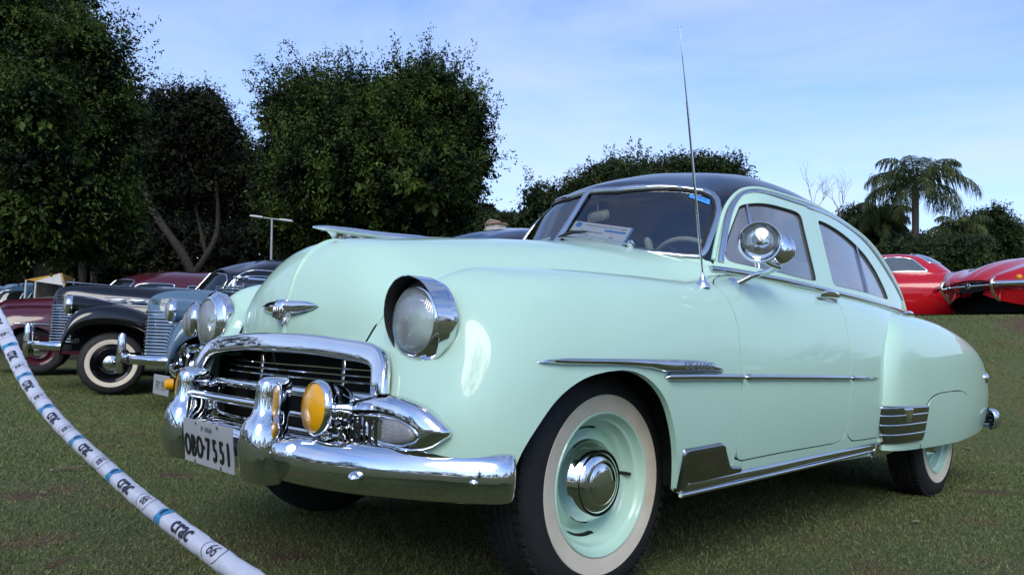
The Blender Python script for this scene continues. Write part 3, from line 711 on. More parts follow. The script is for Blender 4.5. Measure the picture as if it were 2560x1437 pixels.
sg = panel('rear_stone_guard', RF, [(.0300,.235),(.12,.2335),(.2491,.2317),(.2382,.1254),(.2303,.0415),(.0500,.033),(.0300,.12)], GUARD, rf, step=.022, bstep=.012, off=.002, flange=.008, pillow=(.009, .01), sym=True, par2=rf2)[0]
for v_ in (.185, .135, .085):
    molding('guard_rib', RF, [(.036, v_ - .004), (.13, v_), (.234, v_ + .004)], .004, .004, CHROME, sg, n=14, off=.011)
panel('guard_emblem', RF, [(.118,.222),(.165,.222),(.152,.150),(.131,.150)], CHROME, sg, step=.02, off=.010, flange=.004, pillow=(.006, .008))
panel('sill_guard', SB, [(.545,.0),(.597,0),(.60,.085),(.548,.07)], STAIN, car, step=.03, off=.012, flange=.01, pillow=(.006, .01), sym=True)
# door handles
def handle(x, z, par, par2):
    uv = SB.inv_xz([(x, z)])[0]; n = SB.nrm([uv[0]], [uv[1]])[0]; P0 = SB.ev([uv[0]], [uv[1]])[0]
    secs = []
    for t in np.linspace(0, 1, 13):
        w_ = .016 * (math.sin(math.pi * min(1, max(.03, t * .97 + .02))) ** .5); hgt = .034 * math.sin(math.pi * (.06 + .88 * t)) ** .6
        c = P0 + np.array([-.095 + .19 * t, 0, .004 * math.sin(3 * t)]) + n * (.012 + hgt * .6)
        secs.append([c + np.array([0, 0, 1]) * w_ * math.cos(q) + n * .012 * math.sin(q) for q in np.linspace(0, 2 * np.pi, 12, endpoint=False)])
    V, F = loft_vf(secs); mk('door_handle', V, F, CHROME, par, sym=True, par2=par2, angle=60)
    V, F = loft_vf([[P0 + np.array([-.10 + .2 * .5 * (1 + math.cos(q)), 0, .024 * math.sin(q)]) * 1 + n * d for q in np.linspace(0, 2 * np.pi, 20, endpoint=False)] for d in (-.004, .006)])
    mk('handle_plate', V, F, CHROME, par, sym=True, par2=par2)
handle(1.44, .975, fd, fd2); handle(2.50, .955, rd, rd2)
# ---- wheels
def spin(prof, y0, n=64, flip=False): return lathe_vf(prof, (0, y0, 0), (0, -1, 0), n)
TYRE = [(.200,-.066),(.216,-.082),(.262,-.090),(.302,-.083),(.322,-.068),(.330,-.056),(.331,-.045),(.324,-.042),(.324,-.037),(.334,-.034),(.335,-.016),(.328,-.013),(.328,-.007),(.336,-.004),(.336,.006),(.328,.009),(.328,.014),(.335,.017),(.334,.034),(.324,.038),(.324,.042),(.331,.046),(.330,.056),(.322,.068),(.302,.083),(.262,.090),(.216,.084),(.200,.066)]
WALL = [(.2105,.0845),(.216,.0862),(.235,.0892),(.2575,.0918),(.2590,.0900)]
RIM = [(.2085,.078),(.2100,.086),(.2070,.0895),(.2020,.0875),(.1990,.078),(.1940,.066),(.1900,.062),(.1830,.060),(.1800,.052),(.1760,.036),(.1700,.030),(.1640,.028),(.1600,.018),(.1540,.006),(.1460,.002),(.1380,.006),(.1280,.018),(.1180,.026),(.1100,.028),(.05,.028)]
HUB = [(.1245,.012),(.1250,.026),(.1215,.036),(.1140,.046),(.1070,.057),(.1010,.067),(.0960,.0725)]
HUB2 = [(.0890,.0700),(.0860,.0755),(.0760,.0815),(.0640,.0865),(.0620,.0860),(.0600,.0880),(.0500,.0920),(.0300,.0955),(.0120,.0968),(.0001,.0970)]
GROOVE = [(.0965,.0722),(.0950,.0680),(.0895,.0670),(.0885,.0705)]
def wheel_parts(par, wheel_col, cap=True, ww=True, k=1.0, name='wheel', loc=(0, 0, 0), n=72, tyre=None):
    w_ = bpy.data.objects.new(name, None)
    V, F = spin(np.array(tyre or TYRE) * k, 0, n); o = mk(name, V, F, RUBBER, par, angle=28); bpy.data.objects.remove(w_)
    o.location = loc
    if ww: V, F = spin(np.array(WALL) * k, 0, n); mk('whitewall', V, F, WHITEWALL, o)
    V, F = spin(np.array(RIM) * k, 0, n); mk('rim', V, F, wheel_col, o, angle=50)
    if cap:
        V, F = cat(spin(np.array(HUB) * k, 0, 48), spin(np.array(HUB2) * k, 0, 48)); mk('hub_cap', V, F, CHROME, o, angle=40)
        V, F = spin(np.array(GROOVE) * k, 0, 48); mk('cap_groove', V, F, BLACK, o)
    return o
wheel_mint = MINT
for x0, y0, z0 in ((0, -.722, .333), (2.921, -.735, .333)):
    wo = wheel_parts(car, wheel_mint, loc=(x0, y0, z0))
    blocks = []
    for k in range(64):
        for hh, ph in ((-.058, 0), (.058, .5)):
            a_ = 2 * math.pi * (k + ph) / 64; rt = Matrix.Rotation(-a_, 3, 'Y'); blocks.append(box_vf((.3325 * math.cos(a_), hh, .3325 * math.sin(a_)), (.007, .026, .019), 0, 1, rt))
    mk('tread_blocks', *cat(*blocks), RUBBER, wo, smooth=False)['kind'] = 'stuff'
    if x0 == 0:
        for a0 in (97, 263):
            tt = np.radians(np.linspace(a0 - 21, a0 + 21, 14))
            secs = [[(r_ * math.cos(t), h_, r_ * math.sin(t)) for r_, h_ in ((.166 + d, -.0290), (.166 + d, -.0215), (.158 - d, -.0095), (.158 - d, -.017))] for t, d in zip(tt, [0] + [.003] * 12 + [0])]
            V, F = loft_vf(secs); mk('rim_slot', V, F, BLACK, wo)
        tube('tyre_valve', [(.160, -.012, .01), (.166, -.045, .01), (.168, -.058, .01)], [.005, .0055, .0045], RUBBER, wo, 8)
    # far-side wheel
    w2 = wheel_parts(car, wheel_mint, loc=(x0, -y0, z0)); w2.rotation_euler = (0, 0, math.pi)
# ---- headlights
def headlight(par, c, sg_):
    hb = lathe('headlight', [(.098,-.03),(.112,-.03),(.1155,-.008),(.1150,.002),(.1110,.008),(.1050,.013),(.0980,.019),(.0915,.026),(.0875,.027),(.0855,.018)], c, (-1, 0, 0), CHROME, par, 56, angle=50)
    V, F = lathe_vf([(.0865,.020),(.077,.031),(.055,.041),(.028,.046),(.0001,.0475)], c, (-1, 0, 0), 48); mk('headlight_lens', V, F, LENS, hb)
    V, F = lathe_vf([(.0865,.016),(.075,-.012),(.045,-.036),(.012,-.044),(.0001,-.045)], c, (-1, 0, 0), 40); mk('reflector', V, F, SILVER, hb)
    if sg_ < 0: return hb
    A0, A1 = R(-52), R(232); prot = lambda t: max(0., math.sin((t - A0) / (A1 - A0) * math.pi)) ** .95
    f = lambda r_, h_, t: (c[0] - h_, c[1] + r_ * math.cos(t), c[2] + r_ * math.sin(t))
    vis = []
    for t in np.linspace(A0, A1, 72):
        ln = .050 * prot(t)
        vis.append([f(.1175, -.006, t), f(.1170, .004 + ln * .5, t), f(.1160, .006 + ln, t), f(.1140, .006 + ln, t), f(.1150, .004 + ln * .5, t), f(.1155, -.006, t)])
    V, F = loft_vf(vis); mk('headlight_visor', V, F, CHROME, hb, angle=30)
    V, F = loft_vf([[f(.1148, .006, t), f(.1136, .007 + .048 * prot(t), t)] for t in np.linspace(A0 + .1, A1 - .1, 60)], False, False)
    mk('visor_lining', V, F, pmat('dull_dark_metal', (.10, .10, .10), .35, metal=.8, noise=.2), hb)
    return hb
headlight(ff, (-.572, -.648, .776), 1); headlight(ff2, (-.572, .642, .776), -1)
# ---- grille
g = bpy.data.objects.new('grille', None); COL.objects.link(g); g.parent = car; g.location = (0, 0, 0)
half = [(-.643,-.582,.584),(-.638,-.574,.622),(-.624,-.545,.666),(-.618,-.45,.690),(-.632,-.25,.703),(-.644,0,.707)]
path = spline(half + [(x, -y, z) for x, y, z in half[-2::-1]], 90)
V, F = fix(*sweep_vf(path, np.sign(circ(1, 24)) * np.abs(circ(1, 24)) ** .55 * [.030, .016], np.tile([-1., 0, .25], (90, 1)))); mk('grille_surround', V, F, CHROME, g, angle=60)
for z, x0, yy, hh, dd in ((.638, -.560, .50, .005, .014), (.620, -.575, .505, .005, .014), (.602, -.590, .51, .005, .014), (.566, -.648, .545, .016, .020), (.500, -.645, .46, .010, .014), (.452, -.640, .46, .012, .016)):
    ys = np.linspace(-yy, yy, 24); pth = np.stack([x0 + .03 * (ys / .5) ** 2, ys, np.full(24, z)], 1)
    V, F = fix(*sweep_vf(pth, circ(hh, 10, dd), np.tile([-1., 0, 0], (24, 1)))); mk('grille_bar', V, F, CHROME, g, angle=60)
for y in (-.26, .26):
    box('grille_brace', (-.55, y, .60), (.012, .016, .13), CHROME_DULL, g, .003, 1)
tube('hood_prop', [(-.50, .30, .68), (-.56, .12, .60)], .005, CHROME_DULL, g, 6)
wing = spline([(.0178,.2787),(.0378,.3007),(.0585,.3160),(.0756,.3021),(.0888,.2654),(.0956,.2304),(.0977,.2069),(.0938,.1876),(.0815,.1527),(.0585,.1358),(.0231,.1243),(.0120,.20)], 70, True)
lamp = round_poly([(.0252,.2440),(.0517,.2561),(.0668,.2499),(.0767,.2291),(.0823,.1973),(.0778,.1712),(.0680,.1563),(.0224,.1437)], .006)
wg, wg2 = panel('grille_wing', SB, wing, CHROME, g, holes=[inset(SB, lamp, -.004)], step=.018, bstep=.010, off=.002, flange=.02, pillow=(.036, .032), sym=True, lip=True)
pl, pl2 = panel('parking_lamp', SB, lamp, CHROME, wg, step=.014, bstep=.008, off=.012, flange=.016, pillow=(.010, .010), sym=True, par2=wg2)
panel('lamp_lens', SB, round_poly([(.0563,.2386),(.0669,.2397),(.0754,.2211),(.0785,.1956),(.0752,.1759),(.0549,.1633)], .006), LAMP_GREY, pl, step=.014, bstep=.008, off=.0215, flange=.006, pillow=(.008, .02), sym=True, par2=pl2)
for k in range(5):
    u0 = .0285 + .0052 * k
    panel('lamp_slot', SB, [(u0, .2330 + .001 * k), (u0 + .0026, .2335 + .001 * k), (u0 + .0026, .1560), (u0, .1555)], BLACK, pl, step=.02, bstep=.012, off=.0224, flange=.003, sym=True, par2=pl2)
V, F = lathe_vf([(.006, 0), (.006, .003), (.0001, .0045)], SB.ev([.0795], [.1975])[0] + np.array([-.020, -.008, 0]), (-.9, -.4, 0), 12); mk('lamp_screw', V, F, CHROME_DULL, pl)
# ---- bumpers
def bumper(name, half, zc, prof, par):
    pth = spline(half + [(x, -y) for x, y in half[-2::-1]], 120); pth = np.concatenate([pth, np.full((120, 1), zc)], 1)
    t = np.gradient(pth, axis=0); sgn = -1 if half[-1][0] < 0 else 1
    nrm = np.stack([-t[:, 1], t[:, 0], np.zeros(120)], 1); nrm /= np.linalg.norm(nrm, axis=1)[:, None]
    if nrm[60][0] * sgn < 0: nrm = -nrm
    d = np.minimum(np.arange(120), np.arange(120)[::-1]) / 5.0; s = np.clip(d, 0, 1); s = np.sqrt(s * (2 - s)) * .55 + .45
    V, F = fix(*sweep_vf(pth, prof, nrm, scale=np.stack([s * .2 + .8, s], 1)))
    return mk(name, V, F, CHROME, par, angle=60), pth, nrm
PROF = [(-.066,-.030),(-.068,-.016),(-.060,.006),(-.045,.022),(-.022,.032),(0,.035),(.022,.032),(.045,.022),(.060,.006),(.068,-.016),(.066,-.030),(.060,-.032),(.058,-.020),(.040,.010),(0,.024),(-.040,.010),(-.058,-.020),(-.060,-.032)]
fb, fp, fn_ = bumper('front_bumper', [(-.445,-.884),(-.480,-.862),(-.535,-.806),(-.605,-.715),(-.680,-.585),(-.735,-.42),(-.757,-.22),(-.760,0)], .397, PROF, car)
for q in ((-.7165,-.5995,.380), (-.533,-.838,.388)):
    for s in (1, -1):
        nn_ = Vector((-.86 if q[0] < -.6 else -.7, (-.5 if q[0] < -.6 else -.7) * s, 0)); V, F = lathe_vf([(.017,-.012),(.017,.004),(.014,.012),(.008,.017),(.0001,.019)], (q[0], q[1] * s, q[2]), nn_, 20); mk('bumper_bolt', V, F, CHROME, fb)
def guard(y0, par):
    secs = []
    for z, hw, fx, bx in [(.325,.030,-.800,-.75),(.333,.050,-.835,-.75),(.36,.060,-.852,-.74),(.42,.062,-.862,-.74),(.470,.058,-.858,-.74),(.496,.047,-.848,-.74),(.510,.036,-.836,-.735),(.530,.0325,-.830,-.73),(.570,.0320,-.827,-.73),(.592,.0325,-.826,-.73),(.603,.030,-.822,-.732),(.611,.022,-.810,-.738),(.614,.010,-.795,-.75)]:
        cx, rx = (fx + bx) / 2, (bx - fx) / 2
        secs.append([(cx - rx * np.sign(math.cos(q)) * abs(math.cos(q)) ** .7, y0 + hw * np.sign(math.sin(q)) * abs(math.sin(q)) ** .8, z) for q in np.linspace(0, 2 * np.pi, 28, endpoint=False)])
    V, F = loft_vf(secs); return mk('bumper_guard', V, F, CHROME, par, angle=55)
guard(-.275, fb); guard(.275, fb)
V, F = fix(*sweep_vf(np.stack([np.full(8, -.79), np.linspace(-.25, .25, 8), np.full(8, .535)], 1), circ(.013, 10, .018), np.tile([-1., 0, 0], (8, 1)))); mk('guard_bar', V, F, CHROME, fb, angle=60)
rb, _, _ = bumper('rear_bumper', [(3.60,-.925),(3.72,-.915),(3.87,-.85),(3.98,-.72),(4.06,-.50),(4.10,-.2),(4.105,0)], .405, PROF, car)
for s in (-1, 1): box('bumper_bracket', (3.84, s * .78, .42), (.12, .05, .03), BLACK, rb)
# ---- licence plate on the bumper
tilt = Matrix.Rotation(R(-11), 3, 'Y'); pc = np.array([-.842, -.014, .404])
def plate_pt(u, v, d):   # u across (image right = near side = -y), v up, d towards the front; slightly curled edges
    q = np.array([-d - .010 * (abs(u) / .18) ** 4 * 0 + .016 * (abs(v) / .06) ** 2 * np.sign(v) * .3, -u, v])
    return pc + np.array(tilt @ Vector(q))
gu_, gv_ = np.linspace(-.172, .172, 25), np.linspace(-.064, .064, 9)
Vp = [plate_pt(u, v, 0) for u in gu_ for v in gv_] + [plate_pt(u, v, -.002) for u in gu_ for v in gv_]
Fp = grid_faces(25, 9) + [tuple(i + 225 for i in f) for f in grid_faces(25, 9)]
rim_i = [i * 9 for i in range(25)] + [24 * 9 + j for j in range(1, 9)] + [i * 9 + 8 for i in range(23, -1, -1)] + [j for j in range(7, 0, -1)]
Fp += [(rim_i[i], rim_i[(i + 1) % len(rim_i)], rim_i[(i + 1) % len(rim_i)] + 225, rim_i[i] + 225) for i in range(len(rim_i))]
lp = mk('licence_plate', *fix(Vp, Fp), PLATE, fb, angle=40)
def plate_text(body, size, cx, cy, xs, name, ext=.0016, mat=BLACKPAINT):
    V, F = text_vf(body, size, .0, xs)
    P = np.array([plate_pt(v[0] + cx, v[1] + cy, ext) for v in V]); Q = np.array([plate_pt(v[0] + cx, v[1] + cy, .0002) for v in V])
    mk(name, P, F, mat, lp, smooth=False)
def bold_text(body, size, cx, cy, xs, name):
    parts = []
    for dx, dy in ((0, 0), (.0024, 0), (-.0024, 0), (.0044, 0), (-.0044, 0), (0, .0018), (0, -.0018)):
        V, F = text_vf(body, size, .0, xs); parts.append((np.array([plate_pt(v[0] + cx + dx, v[1] + cy + dy, .0015 + .0001 * len(parts)) for v in V]), F))
    V, F = cat(*parts); mk(name, V, F, BLACKPAINT, lp, smooth=False)
for ch, u0 in zip('OBO7551', (-.142, -.098, -.054, .005, .052, .098, .142)): bold_text(ch, 0.092, u0, -.016, .60, 'plate_character')
for ch in (-.024,): bold_text('.', .09, ch, .012, .6, 'plate_dot')
plate_text('SP  ARUJA', .019, 0, .043, .95, 'plate_town')
for u, v in ((-.075, .056), (.075, .056), (-.09, -.057), (.09, -.057)):
    V, F = lathe_vf([(.005, 0), (.005, .003), (.0001, .004)], plate_pt(u, v, 0), (-1, 0, 0), 8); mk('plate_screw', V, F, CHROME_DULL, lp)
# ---- fog lamps
for s in (1, -1):
    c = np.array([-.735, -.435 * s, .541]); axf = (-.995, .05 * s, .03)
    fl = lathe('fog_lamp', [(.0001,-.104),(.026,-.101),(.046,-.088),(.062,-.060),(.069,-.026),(.0705,-.012),(.073,-.010),(.074,.004),(.070,.012),(.066,.014),(.065,.008)], c, axf, CHROME, fb, 44, angle=50)
    V, F = lathe_vf([(.066,.008),(.055,.017),(.035,.024),(.0001,.028)], c, axf, 36); mk('fog_lens', V, F, AMBER, fl)
    tube('fog_stem', [c + [.03, 0, -.06], c + [.035, 0, -.10], c + [.03, 0, -.13]], [.016, .014, .03], CHROME, fl, 12)
    for k in range(5):
        an = R(-40 + 16 * k); box('fog_rib', c + np.array([.048, -s * .052 * math.cos(an), .052 * math.sin(an)]), (.028, .004, .004), CHROME_DULL, fl, .001, 1)
# ---- nose emblem and hood ornament
def hood_pt(y, z, d):
    uv = HD.solve(lambda P: P[:, 1:], [(-abs(y), z)])[0]; P0 = HD.ev([uv[0]], [uv[1]])[0]; n = HD.nrm([uv[0]], [uv[1]])[0]
    q = P0 + n * d
    return q * [1, -1, 1] if y > 0 else q
em = []
for t in np.linspace(-1, 1, 15):
    y = .178 * t; hh = .021 * (1 - abs(t) ** 2.4) ** .7 + .0015; th = .034 * (1 - .75 * abs(t)); zc = .815 + .006 * abs(t)
    p0 = hood_pt(y if abs(y) > 1e-6 else -1e-6, zc, 0); n = p0 - hood_pt(y if abs(y) > 1e-6 else -1e-6, zc, -.01); n /= np.linalg.norm(n)
    em.append([p0 + n * (th * (.5 + .5 * math.cos(q))) + np.array([0, 0, hh * math.sin(q)]) for q in np.linspace(0, 2 * np.pi, 12, endpoint=False)])
V, F = loft_vf(em); ne = mk('nose_emblem', V, F, CHROME, car, angle=50)
badge = []
for z, hw, th in [(.758,.005,.010),(.768,.020,.020),(.784,.034,.032),(.806,.040,.040),(.826,.041,.042),(.841,.036,.036),(.846,.016,.016)]:
    x0 = hood_pt(-1e-6, z, 0)[0]
    badge.append([(x0 - th * max(-.2, math.cos(q)), hw * math.sin(q), z) for q in np.linspace(0, 2 * np.pi, 20, endpoint=False)])
V, F = loft_vf(badge); mk('emblem_crest', V, F, CHROME, ne, angle=50)
for k in range(-4, 5): box('crest_rib', (hood_pt(-1e-6, .80, 0)[0] - .0395 + .0009 * k * k, k * .007, .803), (.004, .0026, .036), CHROME_DULL, ne, .0008, 1)
orn = []
for x, zc, hw, hh in [(-.535,1.0965,.004,.002),(-.52,1.0975,.010,.004),(-.49,1.0985,.017,.006),(-.44,1.0985,.022,.008),(-.38,1.0985,.026,.010),(-.33,1.099,.030,.010),(-.29,1.099,.032,.011),(-.22,1.101,.030,.012),(-.12,1.107,.026,.012),(-.03,1.113,.016,.009),(.015,1.115,.004,.003)]:
    orn.append([(x, hw * math.cos(q), zc - .008 + hh * 1.5 * math.sin(q)) for q in np.linspace(0, 2 * np.pi, 16, endpoint=False)])
V, F = loft_vf(orn); ho = mk('hood_ornament', V, F, CHROME, car, angle=60)
stem = []
for z, x0, x1, hw in [(1.040,-.455,-.28,.014),(1.060,-.462,-.26,.013),(1.075,-.475,-.24,.012),(1.088,-.495,-.22,.013),(1.096,-.515,-.20,.014)]:
    stem.append([((x0 + x1) / 2 + (x1 - x0) / 2 * math.cos(q), hw * math.sin(q), z) for q in np.linspace(0, 2 * np.pi, 18, endpoint=False)])
V, F = loft_vf(stem); mk('ornament_stem', V, F, CHROME, ho, angle=60)
# ---- aerial, mirrors, wiper, screws
ab = np.array([.511, -.812, .958])
V, F = lathe_vf([(.026,-.006),(.024,.006),(.014,.016),(.011,.028),(.007,.034),(.006,.046)], ab, (-.1, 0, 1), 18); an = mk('aerial', V, F, CHROME, car)
tube('aerial_rod', [ab + [-.004, 0, .04], (.396, -.810, 1.578)], .0042, CHROME, an, 8); tube('aerial_rod', [(.396, -.810, 1.57), (.3436, -.810, 1.822)], .0026, CHROME, an, 6)
V, F = lathe_vf([(.0001,-.006),(.005,-.003),(.005,.003),(.0001,.006)], (.3430, -.810, 1.826), (0, 0, 1), 8); mk('aerial_tip', V, F, CHROME, an)
mb = SB.ev(*SB.inv_xz([(.80, 1.005)])[0][:, None])[0]
mm = tube('mirror_arm', [mb + [-.03, -.004, -.02], mb + [.005, -.05, .012], mb + [.03, -.10, .030], (.80, -.945, 1.045)], [.014, .010, .013, .011], CHROME, car, 10)
lathe('mirror_foot', [(.030, -.004), (.026, .010), (.012, .018), (.001, .02)], mb + [-.035, 0, -.022], (0, -1, .25), CHROME, mm, 20)
sc_ = np.array([.655, -.945, 1.115]); axs = Vector((-.86, -.50, .05)).normalized()
spl = lathe('spot_lamp', [(.0001,-.075),(.022,-.072),(.045,-.056),(.060,-.028),(.066,-.004),(.072,-.002),(.074,.010),(.070,.016),(.065,.014)], sc_, axs, CHROME, mm, 40, angle=50)
V, F = lathe_vf([(.066,.010),(.045,.020),(.0001,.026)], sc_, axs, 32); mk('spot_lens', V, F, glass_mat('spot_glass', (.9, .92, .92), .05, .02), spl)
V, F = lathe_vf([(.066,.009),(.055,-.018),(.032,-.042),(.0001,-.052)], sc_, axs, 32); mk('spot_reflector', V, F, CHROME, spl)
rc = np.array([.800, -.945, 1.112]); axr = Vector((-.80, -.58, .1)).normalized()
lathe('round_mirror', [(.056,-.010),(.058,-.004),(.054,.006),(.040,.018),(.018,.025),(.0001,.027)], rc, axr, CHROME, mm, 32, angle=50)
V, F = lathe_vf([(.055,-.008),(.0001,-.009)], rc, axr, 28); mk('mirror_glass', V, F, CHROME, mm)
tube('spot_neck', [sc_ + [.03, .01, -.05], (.74, -.94, 1.05), (.80, -.945, 1.045)], .010, CHROME, mm, 8)
tube('mirror_neck', [rc + [.005, .0, -.05], (.805, -.945, 1.045)], .008, CHROME, mm, 8)
w0 = CB.ev([.120], [.085])[0] + [-.02, -.0, .01]; w1 = CB.ev([.005], [.10])[0] + [-.02, -.01, .012]
wp = tube('wiper_arm', [w0, (w0 + w1) / 2 + [-.012, 0, .012], w1], .005, CHROME_DULL, car, 6, sym=True)[0]
V, F = lathe_vf([(.016,-.012),(.016,.008),(.010,.018),(.0001,.02)], w0, (-.5, -.2, .8), 14); mk('wiper_pivot', V, F, CHROME, wp)
tube('wiper_blade', [w1 + [.0, -.16, .010], w1 + [-.005, -.08, .014], w1 + [0, .0, .0]], [.004, .009, .004], RUBBER, wp, 6)
# tail lamp trim on the near rear fender
V, F = lathe_vf([(.035,-.01),(.033,.006),(.02,.016),(.0001,.02)], RF.ev([.72], [.42])[0], RF.nrm([.72], [.42])[0], 20); mk('tail_lamp_trim', V, F, CHROME, rf)
# blue sticker inside the windshield corner
uv = np.array([(.174,.405),(.174,.450),(.211,.425),(.211,.378)]); st = panel('windshield_sticker', CB, uv, BLUEP, ws, step=.03, off=-.008, flange=0)
V, F = text_vf('EXPOSICAO', .018, 0, .8); P = CB.ev(.1925 + V[:, 0] * .34, .4145 + V[:, 1] * .8 - V[:, 0] * .2) + CB.nrm(np.full(len(V), .1925), np.full(len(V), .41)) * -.006; mk('sticker_lettering', P, F, INK, ws, smooth=False)
# paper entry card lying against the windshield
cc = np.array([.740, -.150, 1.224]); ux = Vector((.05, -.27, -.05)).normalized(); uz = Vector((.07, -.02, .08)).normalized(); uz = (uz - ux * ux.dot(uz)).normalized(); un_ = ux.cross(uz)
def card_pt(u, v, d): return cc + np.array(ux) * u + np.array(uz) * v - np.array(un_) * d * (1 if un_.x > 0 else -1)
def card_quad(x0, x1, y0, y1, d): return [card_pt(x0, y0, d), card_pt(x1, y0, d), card_pt(x1, y1, d), card_pt(x0, y1, d)], [(0, 1, 2, 3)]
kd = thing('entry_card', 'white paper entry card with blue edge propped inside the windshield of the mint sedan', 'card', tuple(cc))
def kmk(name, V, F, mat): return mk(name, np.asarray(V) - cc, F, mat, kd, smooth=False)
kmk('card_sheet', *cat(card_quad(-.145, .145, -.060, .060, 0), card_quad(-.145, .145, -.060, .060, -.002)), WHITEP)
kmk('card_edge', *card_quad(.137, .145, -.060, .060, .0006), BLUEP)
kmk('card_band', *card_quad(.02, .125, .018, .030, .0006), BLUEP)
V, F = lathe_vf([(.015, 0), (.0001, .0005)], card_pt(-.118, .040, .0008), un_, 20); kmk('card_seal', V, F, BLUEP)
for body, sz, u0, v0 in (('X Encontro Brasileiro de Autos Antigos', .0125, .020, .044), ('Davi Ribas Siqueira', .014, -.035, .006), ('Chevrolet', .014, -.07, -.014), ('1951', .014, .07, -.014), ('Bel Air Sedan', .014, -.05, -.034), ('OBO 7551', .014, .08, -.034)):
    V, F = text_vf(body, sz, 0, 1.0); kmk('card_writing', [card_pt(v[0] + u0, v[1] + v0, .001) for v in V], F, INK)
# ================================================================ GROUND
def sstep(a, b, x):
    t = np.clip((np.asarray(x, float) - a) / (b - a), 0, 1); return t * t * (3 - 2 * t)
def ground(x, y):
    x, y = np.asarray(x, float), np.asarray(y, float)
    q = x + .10 * (y - 1)
    bank = (1.30 * sstep(5.0, 7.9, q) - .20 * sstep(8.2, 9.3, q) + .5 * sstep(16, 40, q)) * (1 - .75 * sstep(7, 16, y))
    rise = .17 * sstep(4.6, 10.5, y) * (1 - sstep(7, 11, x)) + .25 * sstep(11, 22, y)
    return bank + rise + .012 * np.sin(x * 1.7 + y * .8) * np.sin(y * 1.3 - x * .5) * sstep(2.2, 4.5, np.hypot(x - 1.3, y * 1.3))
def axis(a, b, st):
    g = st * 1.22 ** np.arange(1, 46); g = np.cumsum(g); return np.concatenate([(a - g)[::-1], np.arange(a, b, st), b + g])
xs, ys = axis(-5.0, 14.0, .12), axis(-4.0, 14.0, .14)
gx, gy = np.meshgrid(xs, ys, indexing='ij'); gz = ground(gx, gy)
SPOTS = []
for px_, py_, r_ in ((440, 1187, .11), (150, 1400, .06), (60, 1238, .09), (700, 1390, .09), (2480, 1230, .12)):
    a_ = np.array([(px_ - 1280) / 1912.06, -(py_ - 718.5) / 1912.06, 1.0]); d_ = a_ @ np.array([_r2[:], _u2[:], _f[:]]); q_ = CAM + d_ * (-CAM[2] / d_[2]); SPOTS.append((q_[0], q_[1], 0., r_))
SPOTS += [(7.55, -.35, 1.25, .34), (6.7, -.35, .95, .16)]
def lawn_material():
    m = bpy.data.materials.new('lawn'); m.use_nodes = True; nt = m.node_tree; b = nt.nodes['Principled BSDF']
    nn, ll = nt.nodes.new, nt.links.new
    geo = nn('ShaderNodeNewGeometry')
    def noise(sc, det=6): 
        n = nn('ShaderNodeTexNoise'); n.inputs['Scale'].default_value = sc; n.inputs['Detail'].default_value = det; ll(geo.outputs['Position'], n.inputs['Vector']); return n.outputs['Fac']
    def ramp(src, a, b_):
        r = nn('ShaderNodeMapRange'); r.inputs['From Min'].default_value = a; r.inputs['From Max'].default_value = b_; r.clamp = True; ll(src, r.inputs['Value']); return r.outputs[0]
    def mix(f, a, b_):
        x = nn('ShaderNodeMix'); x.data_type = 'RGBA'; ll(f, x.inputs['Factor'])
        for s, v in (('A', a), ('B', b_)):
            if isinstance(v, tuple): x.inputs[s].default_value = (*v, 1)
            else: ll(v, x.inputs[s])
        return x.outputs['Result']
    c = mix(ramp(noise(1.3), .35, .65), (.095, .130, .040), (.135, .148, .060))
    c = mix(ramp(noise(26), .3, .7), c, (.078, .090, .034))
    c = mix(ramp(noise(90, 3), .45, .75), c, (.160, .142, .075))
    c = mix(ramp(noise(2.1, 5), .57, .67), c, (.150, .095, .058))
    wob = nn('ShaderNodeVectorMath'); wob.operation = 'MULTIPLY_ADD'; nz = nn('ShaderNodeTexNoise'); nz.inputs['Scale'].default_value = 7; nz.inputs['Detail'].default_value = 4
    ll(geo.outputs['Position'], nz.inputs['Vector']); ll(nz.outputs['Color'], wob.inputs[0]); wob.inputs[1].default_value = (.34, .34, .1); ll(geo.outputs['Position'], wob.inputs[2])
    for sx_, sy_, sz_, sr_ in SPOTS:
        ds = nn('ShaderNodeVectorMath'); ds.operation = 'DISTANCE'; ll(wob.outputs[0], ds.inputs[0]); ds.inputs[1].default_value = (sx_ + .17, sy_ + .17, sz_ + .05)
        c = mix(ramp(ds.outputs['Value'], sr_ * 1.1, sr_ * .55), c, (.120, .078, .050))
    ll(c, b.inputs['Base Color']); b.inputs['Roughness'].default_value = .95; b.inputs['Specular IOR Level'].default_value = .15
    bp = nn('ShaderNodeBump'); bp.inputs['Strength'].default_value = .9; bp.inputs['Distance'].default_value = .03; ll(noise(70, 8), bp.inputs['Height']); ll(bp.outputs[0], b.inputs['Normal'])
    return m
LAWN = lawn_material()
me = fast_mesh('lawn', np.stack([gx, gy, gz], -1).reshape(-1, 3), grid_faces(len(xs), len(ys)), LAWN, True)
tag(link('lawn', me), kind='structure')
# near lawn, finer, so that the blades sit on it: same height function, no second sheet needed
FWD, RIGHT = np.array([math.sin(_y), math.cos(_y)]), np.array([math.cos(_y), -math.sin(_y)])
def place(px, depth, py=None):
    """world position seen at photo column px (and row py) at that depth: used once, to measure where things stand"""
    a = np.array([(px - 1280) / 1912.06, -((py if py is not None else 877) - 718.5) / 1912.06, 1.0])
    Rm = np.array([_r2[:], _u2[:], _f[:]])
    return CAM + (a @ Rm) * depth

